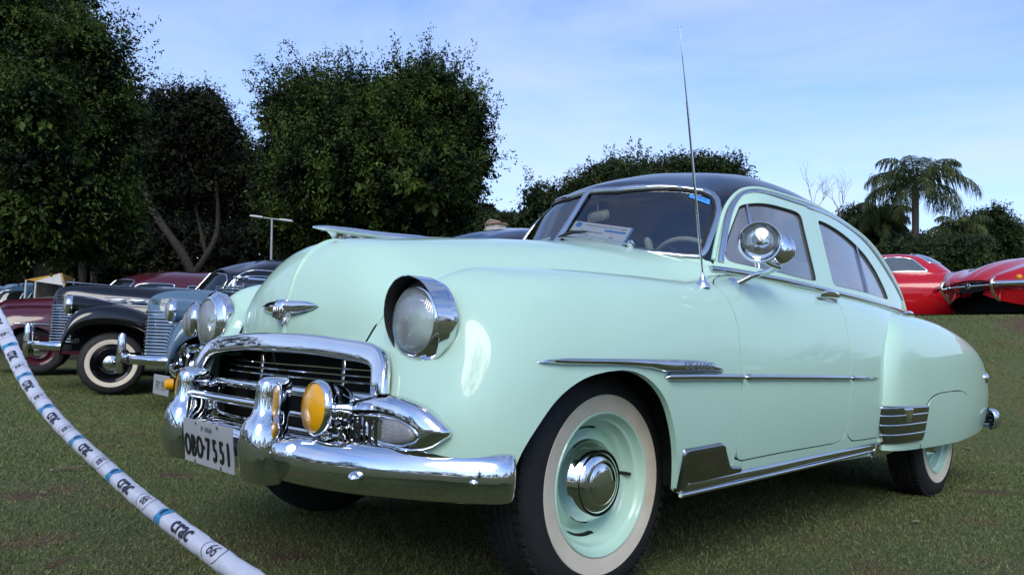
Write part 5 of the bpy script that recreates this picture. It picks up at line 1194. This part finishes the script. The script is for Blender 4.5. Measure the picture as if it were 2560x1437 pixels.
def old_sedan(t, paint, fender_w=.88, nose=-.62, bars=14, ornament='spear', round_lamp=False, louvre=False, hub=None, bump=-.82, zs=1.0, guards=True):
    """late thirties / forties sedan; origin under the front axle, x towards the rear"""
    H = [(nose - .02, .05, 1.02, .50), (nose, .115, 1.085, .46), (nose + .05, .165, 1.130, .44), (nose + .14, .205, 1.162, .44), (nose + .30, .245, 1.180, .44), (.02, .310, 1.190, .46), (.45, .41, 1.198, .50), (.80, .50, 1.206, .52), (1.06, .58, 1.215, .52)]
    H = [(a_, b_, 1.2 * 0 + c_ * zs, d_) for a_, b_, c_, d_ in H]
    hs_ = spline([[q for pt in half_ring(*h) for q in pt] for h in H], 40).reshape(40, 17, 3)
    hood_ = mk('hood', hs_.reshape(-1, 3), grid_faces(40, 17, flip=True), paint, t, angle=60)
    wz = lambda x_: float(np.interp(x_, [h[0] for h in H], [h[1] for h in H]))
    gr = mk('grille_shell', *fix(*loft_vf([half_ring(nose + a, wz(nose + a) - .006, 1.0, .46, 13) for a in (-.018, 0, .05, .14, .22)], False, False)), BLACK, t)
    for i in range(bars):
        z = .545 + i * (.44 / bars); xx = np.array([.20, .13, .06, .0, -.02, -.022, -.02, .0, .06, .13, .20]) + nose; yy = np.array([wz(v) + .006 for v in xx]); yy[5] = 0; yy[4] = .04; yy[6] = .04
        sg_ = np.array([-1] * 5 + [0] + [1] * 5); k = 1 if z < .92 else .85
        P = spline(np.stack([xx - .004, yy * sg_ * k, np.full(11, z)], 1), 26); V, F = tube_vf(P, .0075, 6); mk('grille_bar', *fix(V, F), CHROME, gr)
    for z in (1.035, 1.055, 1.072): 
        P = spline(np.array([(nose + .16, -wz(nose + .16) - .002, z), (nose + .06, -wz(nose + .06) * .98, z), (nose - .005, 0, z), (nose + .06, wz(nose + .06) * .98, z), (nose + .16, wz(nose + .16) + .002, z)]), 20); mk('nose_strip', *fix(*tube_vf(P, .004, 5)), CHROME, t)
    # front and rear fenders: tear-drop shells over the wheels
    def shell(name, st, yin, yout):
        R_ = [[(x_, yin, z - .06 - d * .3), (x_, yin - (yin - yout) * .0 - .10, z - .012), (x_, (yin + yout) / 2, z), (x_, yout + .07, z - .025), (x_, yout + .012, z - .09), (x_, yout, z - .16 - d * .3), (x_, yout + .01, z - .22 - d)] for x_, z, d in st]
        S = Surf(R_); u, v = np.meshgrid(np.linspace(0, 1, 44), np.linspace(0, 1, 20), indexing='ij'); P = S.ev(u, v)
        return mk(name, *fix(P, grid_faces(44, 20)), paint, t, sym=True, angle=70)
    f1, f2 = shell('front_fender', [(-.49, .60, .05), (-.465, .74, .02), (-.40, .86, .0), (-.27, .945, 0), (-.08, .975, 0), (.14, .955, 0), (.36, .87, 0), (.58, .73, .0), (.80, .58, .02), (1.02, .47, .03)], -.30, -fender_w)
    shell('rear_fender', [(2.15, .45, .03), (2.28, .66, .02), (2.45, .82, .0), (2.68, .91, 0), (2.92, .93, 0), (3.18, .88, 0), (3.42, .76, .0), (3.62, .60, .02), (3.72, .46, .03)], -.55, -fender_w - .01)
    # headlamps
    for s, par in ((-1, f1), (1, f2)):
        if round_lamp:
            c = (-.55, s * .54, .83); V, F = lathe_vf([(.06, -.25), (.085, -.12), (.098, 0)], c, (-1, 0, 0), 28); mk('headlight', V, F, paint, par); hl = par
            V, F = lathe_vf([(.098, -.012), (.106, 0), (.104, .018), (.092, .034), (.088, .03)], c, (-1, 0, 0), 28); mk('headlight_rim', V, F, CHROME, par)
            V, F = lathe_vf([(.09, .028), (.07, .048), (.03, .06), (.0001, .063)], c, (-1, 0, 0), 28); mk('headlight_lens', V, F, LAMP_GREY, par)
        else:
            c = (-.46, s * .47, .955); V, F = lathe_vf([(.0001, -.62), (.035, -.50), (.075, -.30), (.098, -.12), (.106, -.02)], c, (-1, 0, 0), 28); mk('headlight', V, F, paint, par)
            V, F = lathe_vf([(.106, -.035), (.112, -.02), (.108, .012), (.098, .026)], c, (-1, 0, 0), 28); mk('headlight_rim', V, F, CHROME, par)
            V, F = lathe_vf([(.10, .018), (.075, .042), (.03, .054), (.0001, .056)], c, (-1, 0, 0), 28); mk('headlight_lens', V, F, LAMP_GREY, par)
            mk('lamp_spear', *fix(*tube_vf([(c[0] + .0, c[1], c[2] + .108), (c[0] + .2, c[1], c[2] + .098), (c[0] + .45, c[1], c[2] + .045)], [.006, .007, .003], 6)), CHROME, par)
    # body shell, running boards, cabin
    B = [(.98, .60, 1.10, .34), (1.20, .68, 1.085, .32), (1.6, .73, 1.075, .32), (2.1, .74, 1.065, .32), (2.6, .70, 1.05, .34), (3.05, .60, 1.00, .36), (3.40, .44, .90, .40), (3.62, .22, .76, .44)]
    bs_ = spline([[q for pt in half_ring(*h, 17, .38) for q in pt] for h in B], 36).reshape(36, 17, 3)
    mk('body', bs_.reshape(-1, 3), grid_faces(36, 17, flip=True), paint, t, angle=60)
    box('running_board', (1.55, -.76, .36), (1.3, .22, .05), BLACK, t, .02, 2, sym=True)
    box('underbody', (1.6, 0, .42), (3.2, 1.1, .16), BLACK, t); box('wheel_housing', (-.02, 0, .55), (.62, .98, .5), BLACK, t)
    S = Surf(OLD_CAB); S.flip = (S.nrm([.5], [.5])[0] * [0, -.6, .6]).sum() < 0
    u, v = np.meshgrid(np.linspace(0, 1, 50), np.linspace(0, 1, 26), indexing='ij'); mk('roof', *fix(S.ev(u, v), grid_faces(50, 26)), paint, t, sym=True, angle=70)
    for nm, U in (('windshield', [(.004, .085), (.010, .37), (.10, .385), (.175, .40), (.205, .33), (.205, .20), (.195, .10), (.10, .075)]), ('front_window', U_FG), ('rear_side_window', U_RG)):
        panel(nm, S, U, DARKGLASS, t, step=.08, bstep=.05, off=.004, flange=.004, sym=True)
        molding('window_trim', S, U, .006, .006, CHROME, t, True, 50, True, off=.003, smooth_path=False)
    molding('drip_rail', S, U_DRIP[:-1], .008, .008, CHROME if louvre else paint, t, n=40, sym=True)
    # bumper and overriders
    pth = spline([(bump + .34, -.82, .50), (bump + .22, -.74, .50), (bump + .06, -.48, .50), (bump, 0, .50), (bump + .06, .48, .50), (bump + .22, .74, .50), (bump + .34, .82, .50)], 50)
    pr = [(-.045, -.012), (-.030, .014), (0, .022), (.030, .014), (.045, -.012)]; tn = np.gradient(pth, axis=0); nr = np.stack([-tn[:, 1], tn[:, 0], np.zeros(50)], 1); nr = nr * np.where(nr[:, :1] > 0, -1, 1)
    bm_ = mk('front_bumper', *fix(*sweep_vf(pth, pr, nr)), CHROME, t, angle=60)
    for y_ in () if not guards else (-.24, -.16, .16, .24) if louvre else (-.22, .22):
        V, F = loft_vf([[(bump - .02 - .035 * s_ * math.cos(q), y_ + .026 * s_ * math.sin(q), z) for q in np.linspace(0, 2 * np.pi, 12, endpoint=False)] for z, s_ in ((.36, .3), (.38, .9), (.48, 1.2), (.62, 1.0), (.70, .9), (.73, .5))]); mk('bumper_guard', V, F, CHROME, bm_)
    for y_ in (-.45, .45): box('bumper_iron', (bump + .22, y_, .49), (.40, .03, .05), BLACK, bm_)
    if louvre:
        for i in range(5): box('louvre', (.02 + .205 * i, -.300 - .052 * i, 1.045), (.17, .02, .030), CHROME_DULL, hood_, .008, 2, Matrix.Rotation(R(-14), 3, 'Z'), sym=True)
        for z in (1.070, 1.025): mk('louvre_strip', *fix(*tube_vf([(-.12, -.285, z - .005), (.4, -.395, z), (1.02, -.575, z + .006)], .006, 6)), CHROME, hood_, sym=True)
        mk('belt_strip', *fix(*tube_vf([(-.10, -.29, .995), (.4, -.40, .995), (1.02, -.58, .995)], .005, 6)), CHROME, hood_, sym=True)
    if ornament == 'spear':
        V, F = loft_vf([[(x_, w_ * math.cos(q), 1.165 * zs + .010 * (x_ - nose) + h_ + .5 * w_ * math.sin(q)) for q in np.linspace(0, 2 * np.pi, 10, endpoint=False)] for x_, w_, h_ in ((nose + .04, .004, .03), (nose + .12, .020, .028), (nose + .3, .018, .022), (nose + .6, .010, .018), (nose + 1.0, .005, .016))]); mk('hood_ornament', V, F, CHROME, hood_)
    else:
        oz = 1.150 * zs; V, F = cat(lathe_vf([(.10, .0)], (0, 0, 0), (0, 0, 1), 3), ([], [])) if False else tube_vf([(nose + .16 + .050 * math.cos(q), .034 * math.sin(q), oz + .060) for q in np.linspace(0, 2 * np.pi, 20, endpoint=False)], .009, 8, True)
        oo = mk('hood_ornament', *fix(V, F), CHROME, hood_); mk('ornament_stem', *fix(*tube_vf([(nose + .12, 0, oz - .06), (nose + .11, 0, oz + .02), (nose + .12, 0, oz + .06)], [.028, .016, .010], 10)), CHROME, oo)
        for s in (-1, 1): mk('ornament_wing', *fix(*tube_vf([(nose + .20, s * .024, oz + .055), (nose + .5, s * .030, oz + .052), (nose + .85, s * .010, oz + .050)], [.010, .008, .004], 8)), CHROME, oo)
    wheels(t, hub or paint, (0, 2.85), .70)
    return t
BLACKP = pmat('black_paint', (.004, .004, .005), .22, coat=1., noise=.2)
BLUEPAINT = pmat('slate_blue_paint', (.085, .150, .215), .28, coat=1., noise=.08)
NAVYPAINT = pmat('navy_paint', (.008, .011, .024), .22, coat=1., noise=.2)
MAROON = pmat('maroon_paint', (.075, .012, .022), .25, coat=1., noise=.1)
RED = pmat('red_paint', (.46, .004, .010), .22, coat=1., noise=.06)
TEAL = pmat('dull_blue_paint', (.03, .075, .12), .3, coat=1., noise=.1)
c1 = thing('black_sedan', 'black pre-war sedan with chrome hood louvres and whitewall front wheel', 'car', group='old cars parked in a row'); old_sedan(c1, BLACKP, louvre=True, zs=1.03); place_car(c1, 1.16, 7.54, R(-16.5))
c2 = thing('blue_sedan', 'slate blue pre-war sedan with a tall ribbed chrome grille', 'car', group='old cars parked in a row'); old_sedan(c2, BLUEPAINT, bars=14, fender_w=.87); place_car(c2, 1.46, 5.36, R(-16.5))
c3 = thing('navy_sedan', 'dark navy sedan with ring hood ornament, parked next to the mint sedan', 'car', group='old cars parked in a row'); old_sedan(c3, NAVYPAINT, fender_w=.90, bars=7, ornament='ring', round_lamp=True, nose=-.42, bump=-.66, zs=.945, guards=False); place_car(c3, .80, 2.80, R(-20))
# navy car: side grille, chrome nose pieces, licence plate, orange indicator
fr = bpy.data.objects.new('front_trim', None); COL.objects.link(fr); fr.parent = c3
def loop_trim(name, pts, r_, m=CHROME): mk(name, *fix(*tube_vf(spline(np.array(pts, float), 50, True), r_, 8, True)), m, fr)
loop_trim('grille_loop', [(-.50, -.62, .50), (-.56, -.30, .48), (-.60, 0, .48), (-.60, .02, .62), (-.56, -.30, .64), (-.49, -.60, .62)], .020)
loop_trim('grille_loop', [(-.58, -.50, .56), (-.61, -.06, .55), (-.61, -.06, .61), (-.58, -.50, .62)], .012)
loop_trim('grille_loop', [(-.50, .62, .50), (-.56, .30, .48), (-.60, 0.02, .48), (-.60, .02, .62), (-.56, .30, .64), (-.49, .60, .62)], .020)
for k in range(6): box('side_vent', (-.475 + .012 * k, -.42 - .05 * k, .745), (.016, .012, .10), CHROME, fr, .004, 1)
loop_trim('side_vent_rim', [(-.48, -.38, .80), (-.45, -.56, .80), (-.42, -.70, .76), (-.44, -.66, .69), (-.48, -.45, .68)], .010)
PR = Matrix.Rotation(R(15), 3, 'Z'); V, F = box_vf((0, 0, 0), (.006, .36, .13), .002, 1); V = np.array([PR @ Vector(v) for v in V]) + [-.72, -.04, .40]; mk('licence_plate', V, F, PLATE, fr)
V, F = text_vf('FBY 1951', .085, 0, .72); mk('plate_lettering', np.array([PR @ Vector((-.0037, -v[0], v[1] - .008)) for v in V]) + [-.72, -.04, .40], F, BLACKPAINT, fr, smooth=False)
V, F = lathe_vf([(.035, -.03), (.036, .01), (.02, .022), (.0001, .026)], (-.68, -.30, .42), (-1, 0, 0), 16); mk('indicator_lamp', V, F, AMBER, fr)
# fifties sedans further along the row: same family of shapes as the mint car
def fifties(t, paint, strip=True, hub=None):
    ff_ = [(.030,0),(.13,0)] + [tuple(a) for a in spline(U_ARCH, 26)] + [(1,0),(1,1),(0,1),(.004,.8),(.006,.6),(.0075,.50),(.033,.42),(.034,.20)]
    panel('body_side', SB, ff_, paint, t, step=.09, bstep=.05, flange=.02, sym=True); panel('hood_half', HD, [(0,0),(1,0),(1,1),(0,1)], paint, t, step=.06, sym=True)
    panel('rear_fender', RF, [(0,0),(1,0),(1,1),(0,1)], paint, t, step=.08, sym=True); u, v = np.meshgrid(np.linspace(0, 1, 46), np.linspace(0, 1, 24), indexing='ij')
    mk('roof', *fix(CB.ev(u, v), grid_faces(46, 24)), paint, t, sym=True, angle=70)
    for nm, U in (('windshield', U_WS[:-1]), ('front_window', U_FG), ('rear_side_window', U_RG)):
        panel(nm, CB, np.clip(U, .003, 1), DARKGLASS, t, step=.08, bstep=.05, off=.004, flange=.004, sym=True); molding('window_trim', CB, U, .010, .008, STAIN, t, True, 60, True, off=.003, smooth_path=False)
    mk('trunk_lid', *fix(Vd, grid_faces(40, 21)), paint, t)
    if strip: side_trim([(-.30,.690),(-.28,.705),(.6,.705),(1.9,.700),(1.9,.678),(.6,.682),(-.28,.682)], .016, .010, 'side_strip', STAIN, par=t, step=.05, bs=.03)
    for s in (-1, 1):
        V, F = lathe_vf([(.10, -.03), (.115, -.008), (.112, .008), (.095, .022), (.088, .02)], (-.56, s * .637, .775), (-1, 0, 0), 28); mk('headlight_rim', V, F, CHROME, t); V, F = lathe_vf([(.09, .02), (.06, .04), (.0001, .05)], (-.56, s * .637, .775), (-1, 0, 0), 24); mk('headlight_lens', V, F, LAMP_GREY, t)
    for z in (.66, .58, .50): mk('grille_bar', *fix(*tube_vf(spline([(-.60, -.62, z), (-.66, 0, z), (-.60, .62, z)], 24), .02, 8)), CHROME, t)
    bumper('front_bumper', [(-.445,-.884),(-.535,-.806),(-.68,-.585),(-.757,-.22),(-.760,0)], .40, PROF, t)
    box('engine_bay', (.3, 0, .56), (1.5, 1.0, .40), BLACK, t); box('underbody', (1.9, 0, .42), (2.9, 1.42, .16), BLACK, t)
    wheels(t, hub or paint, (0, 2.92), .725, ww=False)
c4 = thing('maroon_sedan', 'maroon sedan with chrome side strip at the far left of the row, behind the tape', 'car', group='old cars parked in a row'); fifties(c4, MAROON); place_car(c4, 1.03, 10.13, R(-16.5)); c4.scale = (1, 1, .935)
c5 = thing('blue_sedan', 'dull dark blue sedan showing only its roof above the maroon hood at far left', 'car'); fifties(c5, TEAL); place_car(c5, 1.7, 22.4, R(-16.5))
# red sports coupes on the bank
def coupe(t, paint):
    """long-nosed coupe, origin under the front axle, x towards the rear, flank at -y"""
    rows = []
    for x_, w_, zb, zm, zt, cr in [(-.98,.20,.42,.50,.57,.0),(-.95,.38,.36,.49,.62,.01),(-.85,.56,.31,.50,.68,.02),(-.65,.70,.27,.52,.76,.03),(-.35,.79,.25,.55,.82,.05),(.0,.82,.24,.57,.85,.06),(.5,.82,.23,.58,.87,.07),(1.0,.82,.22,.58,.88,.06),(1.6,.83,.22,.58,.89,.02),(2.2,.83,.23,.58,.89,.01),(2.6,.81,.26,.58,.87,.01),(3.0,.74,.30,.56,.80,.01),(3.3,.62,.36,.55,.72,.0),(3.45,.42,.42,.53,.64,0)]:
        rows.append([(x_, -w_ * .80, zb), (x_, -w_ * .95, zb + .10), (x_, -w_, zm), (x_, -w_ * .965, zm + (zt - zm) * .55), (x_, -w_ * .80, zt - .005), (x_, -w_ * .52, zt - .012 + cr * .3), (x_, -w_ * .25, zt + cr), (x_, 0, zt + cr * 1.15)])
    S = Surf(rows); S.flip = (S.nrm([.5], [.3])[0] * [0, -1, 0]).sum() < 0
    arch = lambda xc: [(xc + .37 * math.cos(a), .30 + .37 * math.sin(a)) for a in np.linspace(R(-8), R(188), 26)]
    holes = [S.inv_xz([(x_, max(z, .262)) for x_, z in arch(xc)]) for xc in (0., 2.44)]
    panel('body', S, [(0,0),(1,0),(1,1),(0,1)], paint, t, holes=holes, step=.06, bstep=.035, flange=.02, sym=True)
    for ln_ in ([(1.02, .30), (1.03, .55), (1.06, .80), (1.10, .87)], [(2.06, .32), (2.07, .6), (2.05, .86)], [(1.04, .33), (1.5, .31), (2.04, .33)], [(.42, .30), (.42, .50), (.55, .62), (.98, .64)]):
        molding('door_seam', S, S.inv_xz(ln_), .006, .003, BLACK, t, n=24, sym=True)
    cab = [[(1.05,0,.86),(1.12,0,.93),(1.42,0,1.14),(1.62,0,1.20),(1.9,0,1.215)],[(1.12,-.36,.86),(1.18,-.36,.92),(1.45,-.34,1.13),(1.64,-.30,1.19),(1.9,0,1.217)],[(1.28,-.62,.85),(1.31,-.61,.90),(1.53,-.52,1.09),(1.68,-.44,1.165),(1.95,0,1.218)],[(1.6,-.70,.85),(1.61,-.69,.90),(1.70,-.58,1.10),(1.78,-.48,1.17),(2.0,0,1.218)],[(2.1,-.70,.85),(2.1,-.69,.90),(2.1,-.575,1.10),(2.08,-.47,1.165),(2.08,0,1.214)],[(2.6,-.62,.83),(2.58,-.61,.88),(2.5,-.51,1.06),(2.40,-.42,1.135),(2.15,0,1.208)],[(3.0,-.46,.77),(2.96,-.45,.83),(2.78,-.38,.99),(2.58,-.30,1.09),(2.2,0,1.20)],[(3.2,-.2,.72),(3.16,-.2,.79),(2.9,-.16,.97),(2.64,-.14,1.085),(2.22,0,1.198)],[(3.22,0,.71),(3.18,0,.79),(2.92,0,.97),(2.65,0,1.085),(2.22,0,1.197)]]
    C = Surf(cab); C.flip = (C.nrm([.5], [.4])[0] * [0, -.7, .7]).sum() < 0; u, v = np.meshgrid(np.linspace(0, 1, 44), np.linspace(0, 1, 20), indexing='ij')
    mk('roof', *fix(C.ev(u, v), grid_faces(44, 20)), paint, t, sym=True, angle=70)
    GREYG = pmat('pale_window_glass', (.10, .125, .135), .05, coat=1., noise=.15)
    def xz(pts): return C.inv_xz(pts)
    for nm, pts in (('door_window', [(1.47,.90),(1.66,1.085),(1.80,1.115),(2.02,1.112),(2.04,.90)]), ('quarter_window', [(2.10,.91),(2.10,1.100),(2.25,1.080),(2.42,1.030),(2.54,.975),(2.57,.935),(2.50,.905)])):
        U = xz(round_poly(pts, .035)); panel(nm, C, U, GREYG, t, step=.05, bstep=.03, off=.004, flange=.004, sym=True); molding('window_trim', C, U, .012, .010, CHROME, t, True, 60, True, off=.003, smooth_path=False)
    U = [(.004,.26),(.004,.66),(.12,.66),(.20,.63),(.235,.30),(.12,.27)]; panel('windshield', C, U, GREYG, t, step=.06, bstep=.04, off=.004, flange=.004, sym=True); molding('windshield_trim', C, U[1:], .012, .010, CHROME, t, n=40, sym=True, off=.003, smooth_path=False)
    # mouth, bar, overriders, bumpers, lamps
    V, F = lathe_vf([(1.0, .0), (.96, .02), (.90, -.01), (.0001, -.012)], (0, 0, 0), (-1, 0, 0), 30); V = V * [1, .31, .075] + [-.985, 0, .52]; mo = mk('air_intake', V, F, BLACK, t)
    mk('intake_bar', *fix(*tube_vf([(-1.005, -.30, .52), (-1.02, 0, .52), (-1.005, .30, .52)], .012, 8)), CHROME, mo); V, F = lathe_vf([(.035, 0), (.03, .012), (.0001, .016)], (-1.02, 0, .52), (-1, 0, 0), 16); mk('intake_badge', V, F, CHROME, mo)
    PALE = pmat('overrider_chrome', (.78, .74, .60), .12, metal=1., noise=.1)
    for s in (-1, 1):
        P = spline([(-.72, s * .78, .53), (-.84, s * .68, .53), (-.95, s * .50, .53), (-1.02, s * .33, .53)], 20); bb_ = mk('front_bumper', *fix(*tube_vf(P, np.linspace(.028, .032, 20), 10)), CHROME, t, angle=60)
        P = spline([(-1.00, s * .34, .60), (-1.06, s * .345, .54), (-1.03, s * .34, .44), (-.92, s * .33, .34)], 16); mk('overrider', *fix(*tube_vf(P, [.010] + [.017] * 14 + [.010], 10)), PALE, bb_)
        V, F = lathe_vf([(.10, -.03), (.105, 0), (.098, .02), (.07, .04), (.0001, .05)], (-.66, s * .62, .665), (-.92, s * .1, .3), 24); mk('headlight', V, F, LAMP_GREY, t)
        V, F = lathe_vf([(.10, -.02), (.112, .0), (.104, .014)], (-.66, s * .62, .665), (-.92, s * .1, .3), 24); mk('headlight_rim', V, F, CHROME, t)
        V, F = lathe_vf([(.03, 0), (.026, .02), (.0001, .03)], (-.86, s * .52, .60), (-1, s * .2, 0), 14); mk('side_lamp', V, F, AMBER, t)
    box('underbody', (1.2, 0, .34), (3.6, 1.2, .2), BLACK, t)
    for xc in (0., 2.44): 
        for s in (-1, 1): box('wheel_arch_lining', (xc, s * .52, .45), (.74, .06, .50), BLACK, t)
    wheels(t, CHROME_DULL, (0, 2.44), .66, .31, k=.93, ww=False)
c6 = thing('red_coupe', 'red sports coupe seen from the side on the bank behind the mint rear fender', 'car', group='red sports coupes on the bank'); coupe(c6, RED)
c7 = thing('red_coupe', 'red sports coupe nose-on at the right edge with split chrome bumpers', 'car', group='red sports coupes on the bank'); coupe(c7, RED)
def set_car(t, origin, heading):     # heading: direction the nose points to
    h = unit(np.array([heading[0], heading[1]], float)); a = math.atan2(-h[1], -h[0]); t.rotation_euler = (0, 0, a); x_, y_ = origin; t.location = (x_, y_, float(ground(x_, y_)))
h1 = unit(np.array([.3256, -.9455])); h2 = unit(np.array([-.88, .48]))
COUPE1 = (place(2262, 10.6, 800)[:2] + h1 * 1.75 + unit(np.array([.95, .31])) * .5, h1); COUPE2 = (place(2425, 8.9, 800)[:2] - h2 * 1.0, h2)
set_car(c6, *COUPE1); set_car(c7, *COUPE2)
# ================================================================ BARRIER TAPE
TAPE = pmat('white_plastic_tape', (.58, .58, .64), .38, coat=.3, noise=.06, nscale=30, bump=.15, bscale=22)
TBLUE = pmat('tape_blue_print', (.03, .22, .42), .45); TINK = pmat('tape_black_print', (.015, .015, .03), .45); TRED = pmat('tape_red_print', (.25, .03, .08), .5)
tp_pts = [(-70, 690, 2.95, .056), (-2, 806, 2.65, .056), (34, 884, 2.45, .055), (70, 955, 2.22, .051), (119, 1024, 2.02, .046), (188, 1098, 1.80, .042), (262, 1166, 1.60, .0385), (342, 1238, 1.42, .037), (432, 1308, 1.26, .036), (524, 1377, 1.14, .036), (618, 1443, 1.04, .036), (760, 1540, .92, .036)]
ctr = spline([place(a, d, b) for a, b, d, _ in tp_pts], 260); wdt = .88 * np.interp(np.linspace(0, 1, 260), np.linspace(0, 1, len(tp_pts)), [q[3] for q in tp_pts])
seg = np.linalg.norm(np.diff(ctr, axis=0), axis=1); arc = np.concatenate([[0], np.cumsum(seg)])
face = np.tile(unit(np.array([-.45, -.75, .55])), (260, 1)); tt_, uu_, ss_ = frames(ctr, face)
thick = np.interp(wdt, [.036, .056], [.028, .014])
wob = 1 + .03 * np.sin(arc * 60) + .02 * np.sin(arc * 133 + 1)
sec = np.linspace(0, 2 * np.pi, 28, endpoint=False)
def tape_pt(s, v, lift=.0):
    """s metres along, v metres across the visible face"""
    i = np.interp(s, arc, np.arange(260)); c = np.stack([np.interp(i, np.arange(260), ctr[:, k]) for k in range(3)], -1); u = np.stack([np.interp(i, np.arange(260), uu_[:, k]) for k in range(3)], -1); sd = np.stack([np.interp(i, np.arange(260), ss_[:, k]) for k in range(3)], -1)
    w_ = np.interp(i, np.arange(260), wdt * wob) / 2; th = np.interp(i, np.arange(260), thick) / 2
    a = np.clip(v / w_ * 1.15, -1.5, 1.5)
    return c + sd * (np.sin(a) * (w_ + lift))[..., None] + u * (np.cos(a) * (th + lift))[..., None]
Vt = (ctr[:, None] + ss_[:, None] * (np.sin(sec)[None, :, None] * (wdt * wob / 2)[:, None, None]) + uu_[:, None] * (np.cos(sec)[None, :, None] * (thick / 2)[:, None, None])).reshape(-1, 3)
t0 = ctr[0]; tape = thing('barrier_tape', 'white printed barrier tape hanging across the lower left corner', 'tape', tuple(t0))
mk('tape_strip', *fix(Vt - t0, grid_faces(260, 28, False, True)), TAPE, tape, angle=80)
def on_tape(name, V, F, s0, m, lift=.0012, flip=1):
    V = np.asarray(V, float); P = tape_pt(s0 + V[:, 0], -V[:, 1] * flip, lift); mk(name, P - t0, F, m, tape, smooth=False)
def patch(s0, s1, v0, v1, n=8):
    a, b = np.meshgrid(np.linspace(s0, s1, n), np.linspace(v0, v1, n), indexing='ij'); return np.stack([a.ravel(), b.ravel(), a.ravel() * 0], 1), grid_faces(n, n)
s_end = float(np.interp(9.2 / 11, np.linspace(0, 1, 260), arc)); unit_len = .325
txt_c = cat(*[(lambda vf, d: (vf[0] + [d[0], d[1], 0], vf[1]))(text_vf('crac', .050, 0, .92, sub=1), d) for d in ((0, 0), (.0016, 0), (-.0016, 0), (0, .0014), (0, -.0014))]); txt_6 = text_vf('66', .036, 0, .8, sub=1)
arcs_ = lambda r0, r1, a0, a1, n=14: (np.array([(r * math.cos(a), r * math.sin(a), 0) for a in np.linspace(a0, a1, n) for r in (r0, r1)]), [(2 * i, 2 * i + 1, 2 * i + 3, 2 * i + 2) for i in range(n - 1)])
_q = (ctr - CAM) @ np.array([_r2[:], _u2[:], _f[:]]).T
_px = np.stack([1280 + 1912.06 * _q[:, 0] / _q[:, 2], 718.5 - 1912.06 * _q[:, 1] / _q[:, 2]], 1)
CRAC_S = float(arc[np.argmin(np.where(_q[:, 2] > .3, np.hypot(_px[:, 0] - 470, _px[:, 1] - 1335), 1e9))])
for k in range(-1, 16):
    s0 = CRAC_S - k * unit_len
    if s0 < .03 or s0 > arc[-1] - .15: continue
    wl = float(np.interp(s0, arc, wdt)) / .038 * .98; q = 1.0
    V, F = txt_c; on_tape('crac_print', V * [1.0, .80 * wl, 1] - [0, .001, 0], F, s0, TINK)
    V, F = cat(*[text_vf('///', .014, 0, .9)]); on_tape('red_figure_print', V * [1.0, .9, 1] + [.006, -.0200 * wl, 0], F, s0, TRED, .0014)
    V, F = txt_6; on_tape('number_print', V * [1.0, .84 * wl, 1], F, s0 + .122, TINK)
    for a0, a1, o_ in ((R(110), R(250), -.006), (R(-70), R(70), .006)): 
        V, F = arcs_(.0185, .0198, a0, a1); on_tape('oval_print', V * [1.1, .95 * wl, 1] + [o_ * 1.6, 0, 0], F, s0 + .122, TINK)
    V, F = patch(-.014, .014, -.021 * wl, .018 * wl); V[:, 0] = V[:, 0] * (1 + .25 * np.sin(V[:, 1] / wl * 260)) + .004 * np.sin(V[:, 1] / wl * 90); on_tape('blue_emblem', V, F, s0 - .102, TBLUE, .0010)
    V, F = patch(-.004, .004, -.006, .006, 4); on_tape('emblem_mark', V + [.0, .003, 0], F, s0 - .102, TINK, .0018)
# ================================================================ LITTER ON THE LAWN
LEAF_AT = ['dry leaf on the grass beyond the tape, nearest the black car', 'dry leaf at the left picture edge just under the tape', 'dry leaf beside the thin stick on the lawn', 'dry leaf on the lawn below the thin stick, nearest the camera at left', 'dry leaf on the grass in front of the black car wheel', 'dry leaf on the shaded lawn below the front door of the mint sedan', 'dry leaf on the lawn below the rear door of the mint sedan', 'dry leaf on the open lawn in front of the rear wheel', 'dry leaf on the lawn at far right behind the rear bumper', 'dry leaf low in the picture right of the big front wheel', 'dry leaf between the tape and the licence plate', 'dry leaf on the grass just right of the rear wheel']
DRY = pmat('dry_leaf', (.26, .21, .14), .85, noise=.35, nscale=40)
for i, (px, py) in enumerate(((60, 975), (20, 985), (130, 1172), (108, 1228), (330, 955), (2030, 1232), (2105, 1190), (2290, 1300), (2480, 1180), (1960, 1300), (300, 1110), (2420, 1130))):
    y0 = CAM; p_ = place(px, 1.0, py); d = p_ - CAM; tz = -(CAM[2] - .018) / d[2]; q = CAM + d * tz
    V = np.array([(-.5, 0, 0), (-.15, .25, .10), (.3, .2, .05), (.55, 0, .12), (.25, -.22, .02), (-.2, -.2, .08)]) * .03 * (1 + .12 * np.linalg.norm(q - CAM) * .6) * RNG.uniform(.7, 1.2)
    a = RNG.uniform(0, 6.28); V = V @ np.array([[math.cos(a), -math.sin(a), 0], [math.sin(a), math.cos(a), 0], [0, 0, 1]])
    o = link('dry_leaf', new_mesh('dry_leaf', np.concatenate([V, V - [0, 0, .002]]), [(0, 1, 2, 3, 4, 5), (11, 10, 9, 8, 7, 6)] + [(i_, (i_ + 1) % 6, (i_ + 1) % 6 + 6, i_ + 6) for i_ in range(6)], DRY, smooth=False), None, (q[0], q[1], float(ground(q[0], q[1])) + .014))
    tag(o, LEAF_AT[i], 'leaf', 'dry leaves scattered on the lawn')
p_ = place(205, 1, 1172); d = p_ - CAM; q = CAM + d * (-(CAM[2] - .01) / d[2])
V, F = limb([(-.11, .03, 0), (-.02, -.01, .012), (.10, -.03, .004)], .005, .003, 6, 8); o = link('fallen_stick', new_mesh('fallen_stick', V, F, pmat('stick_bark', (.16, .12, .09), .9, noise=.3)), None, (q[0], q[1], .014)); tag(o, 'thin brown stick lying on the grass left of the licence plate', 'stick')
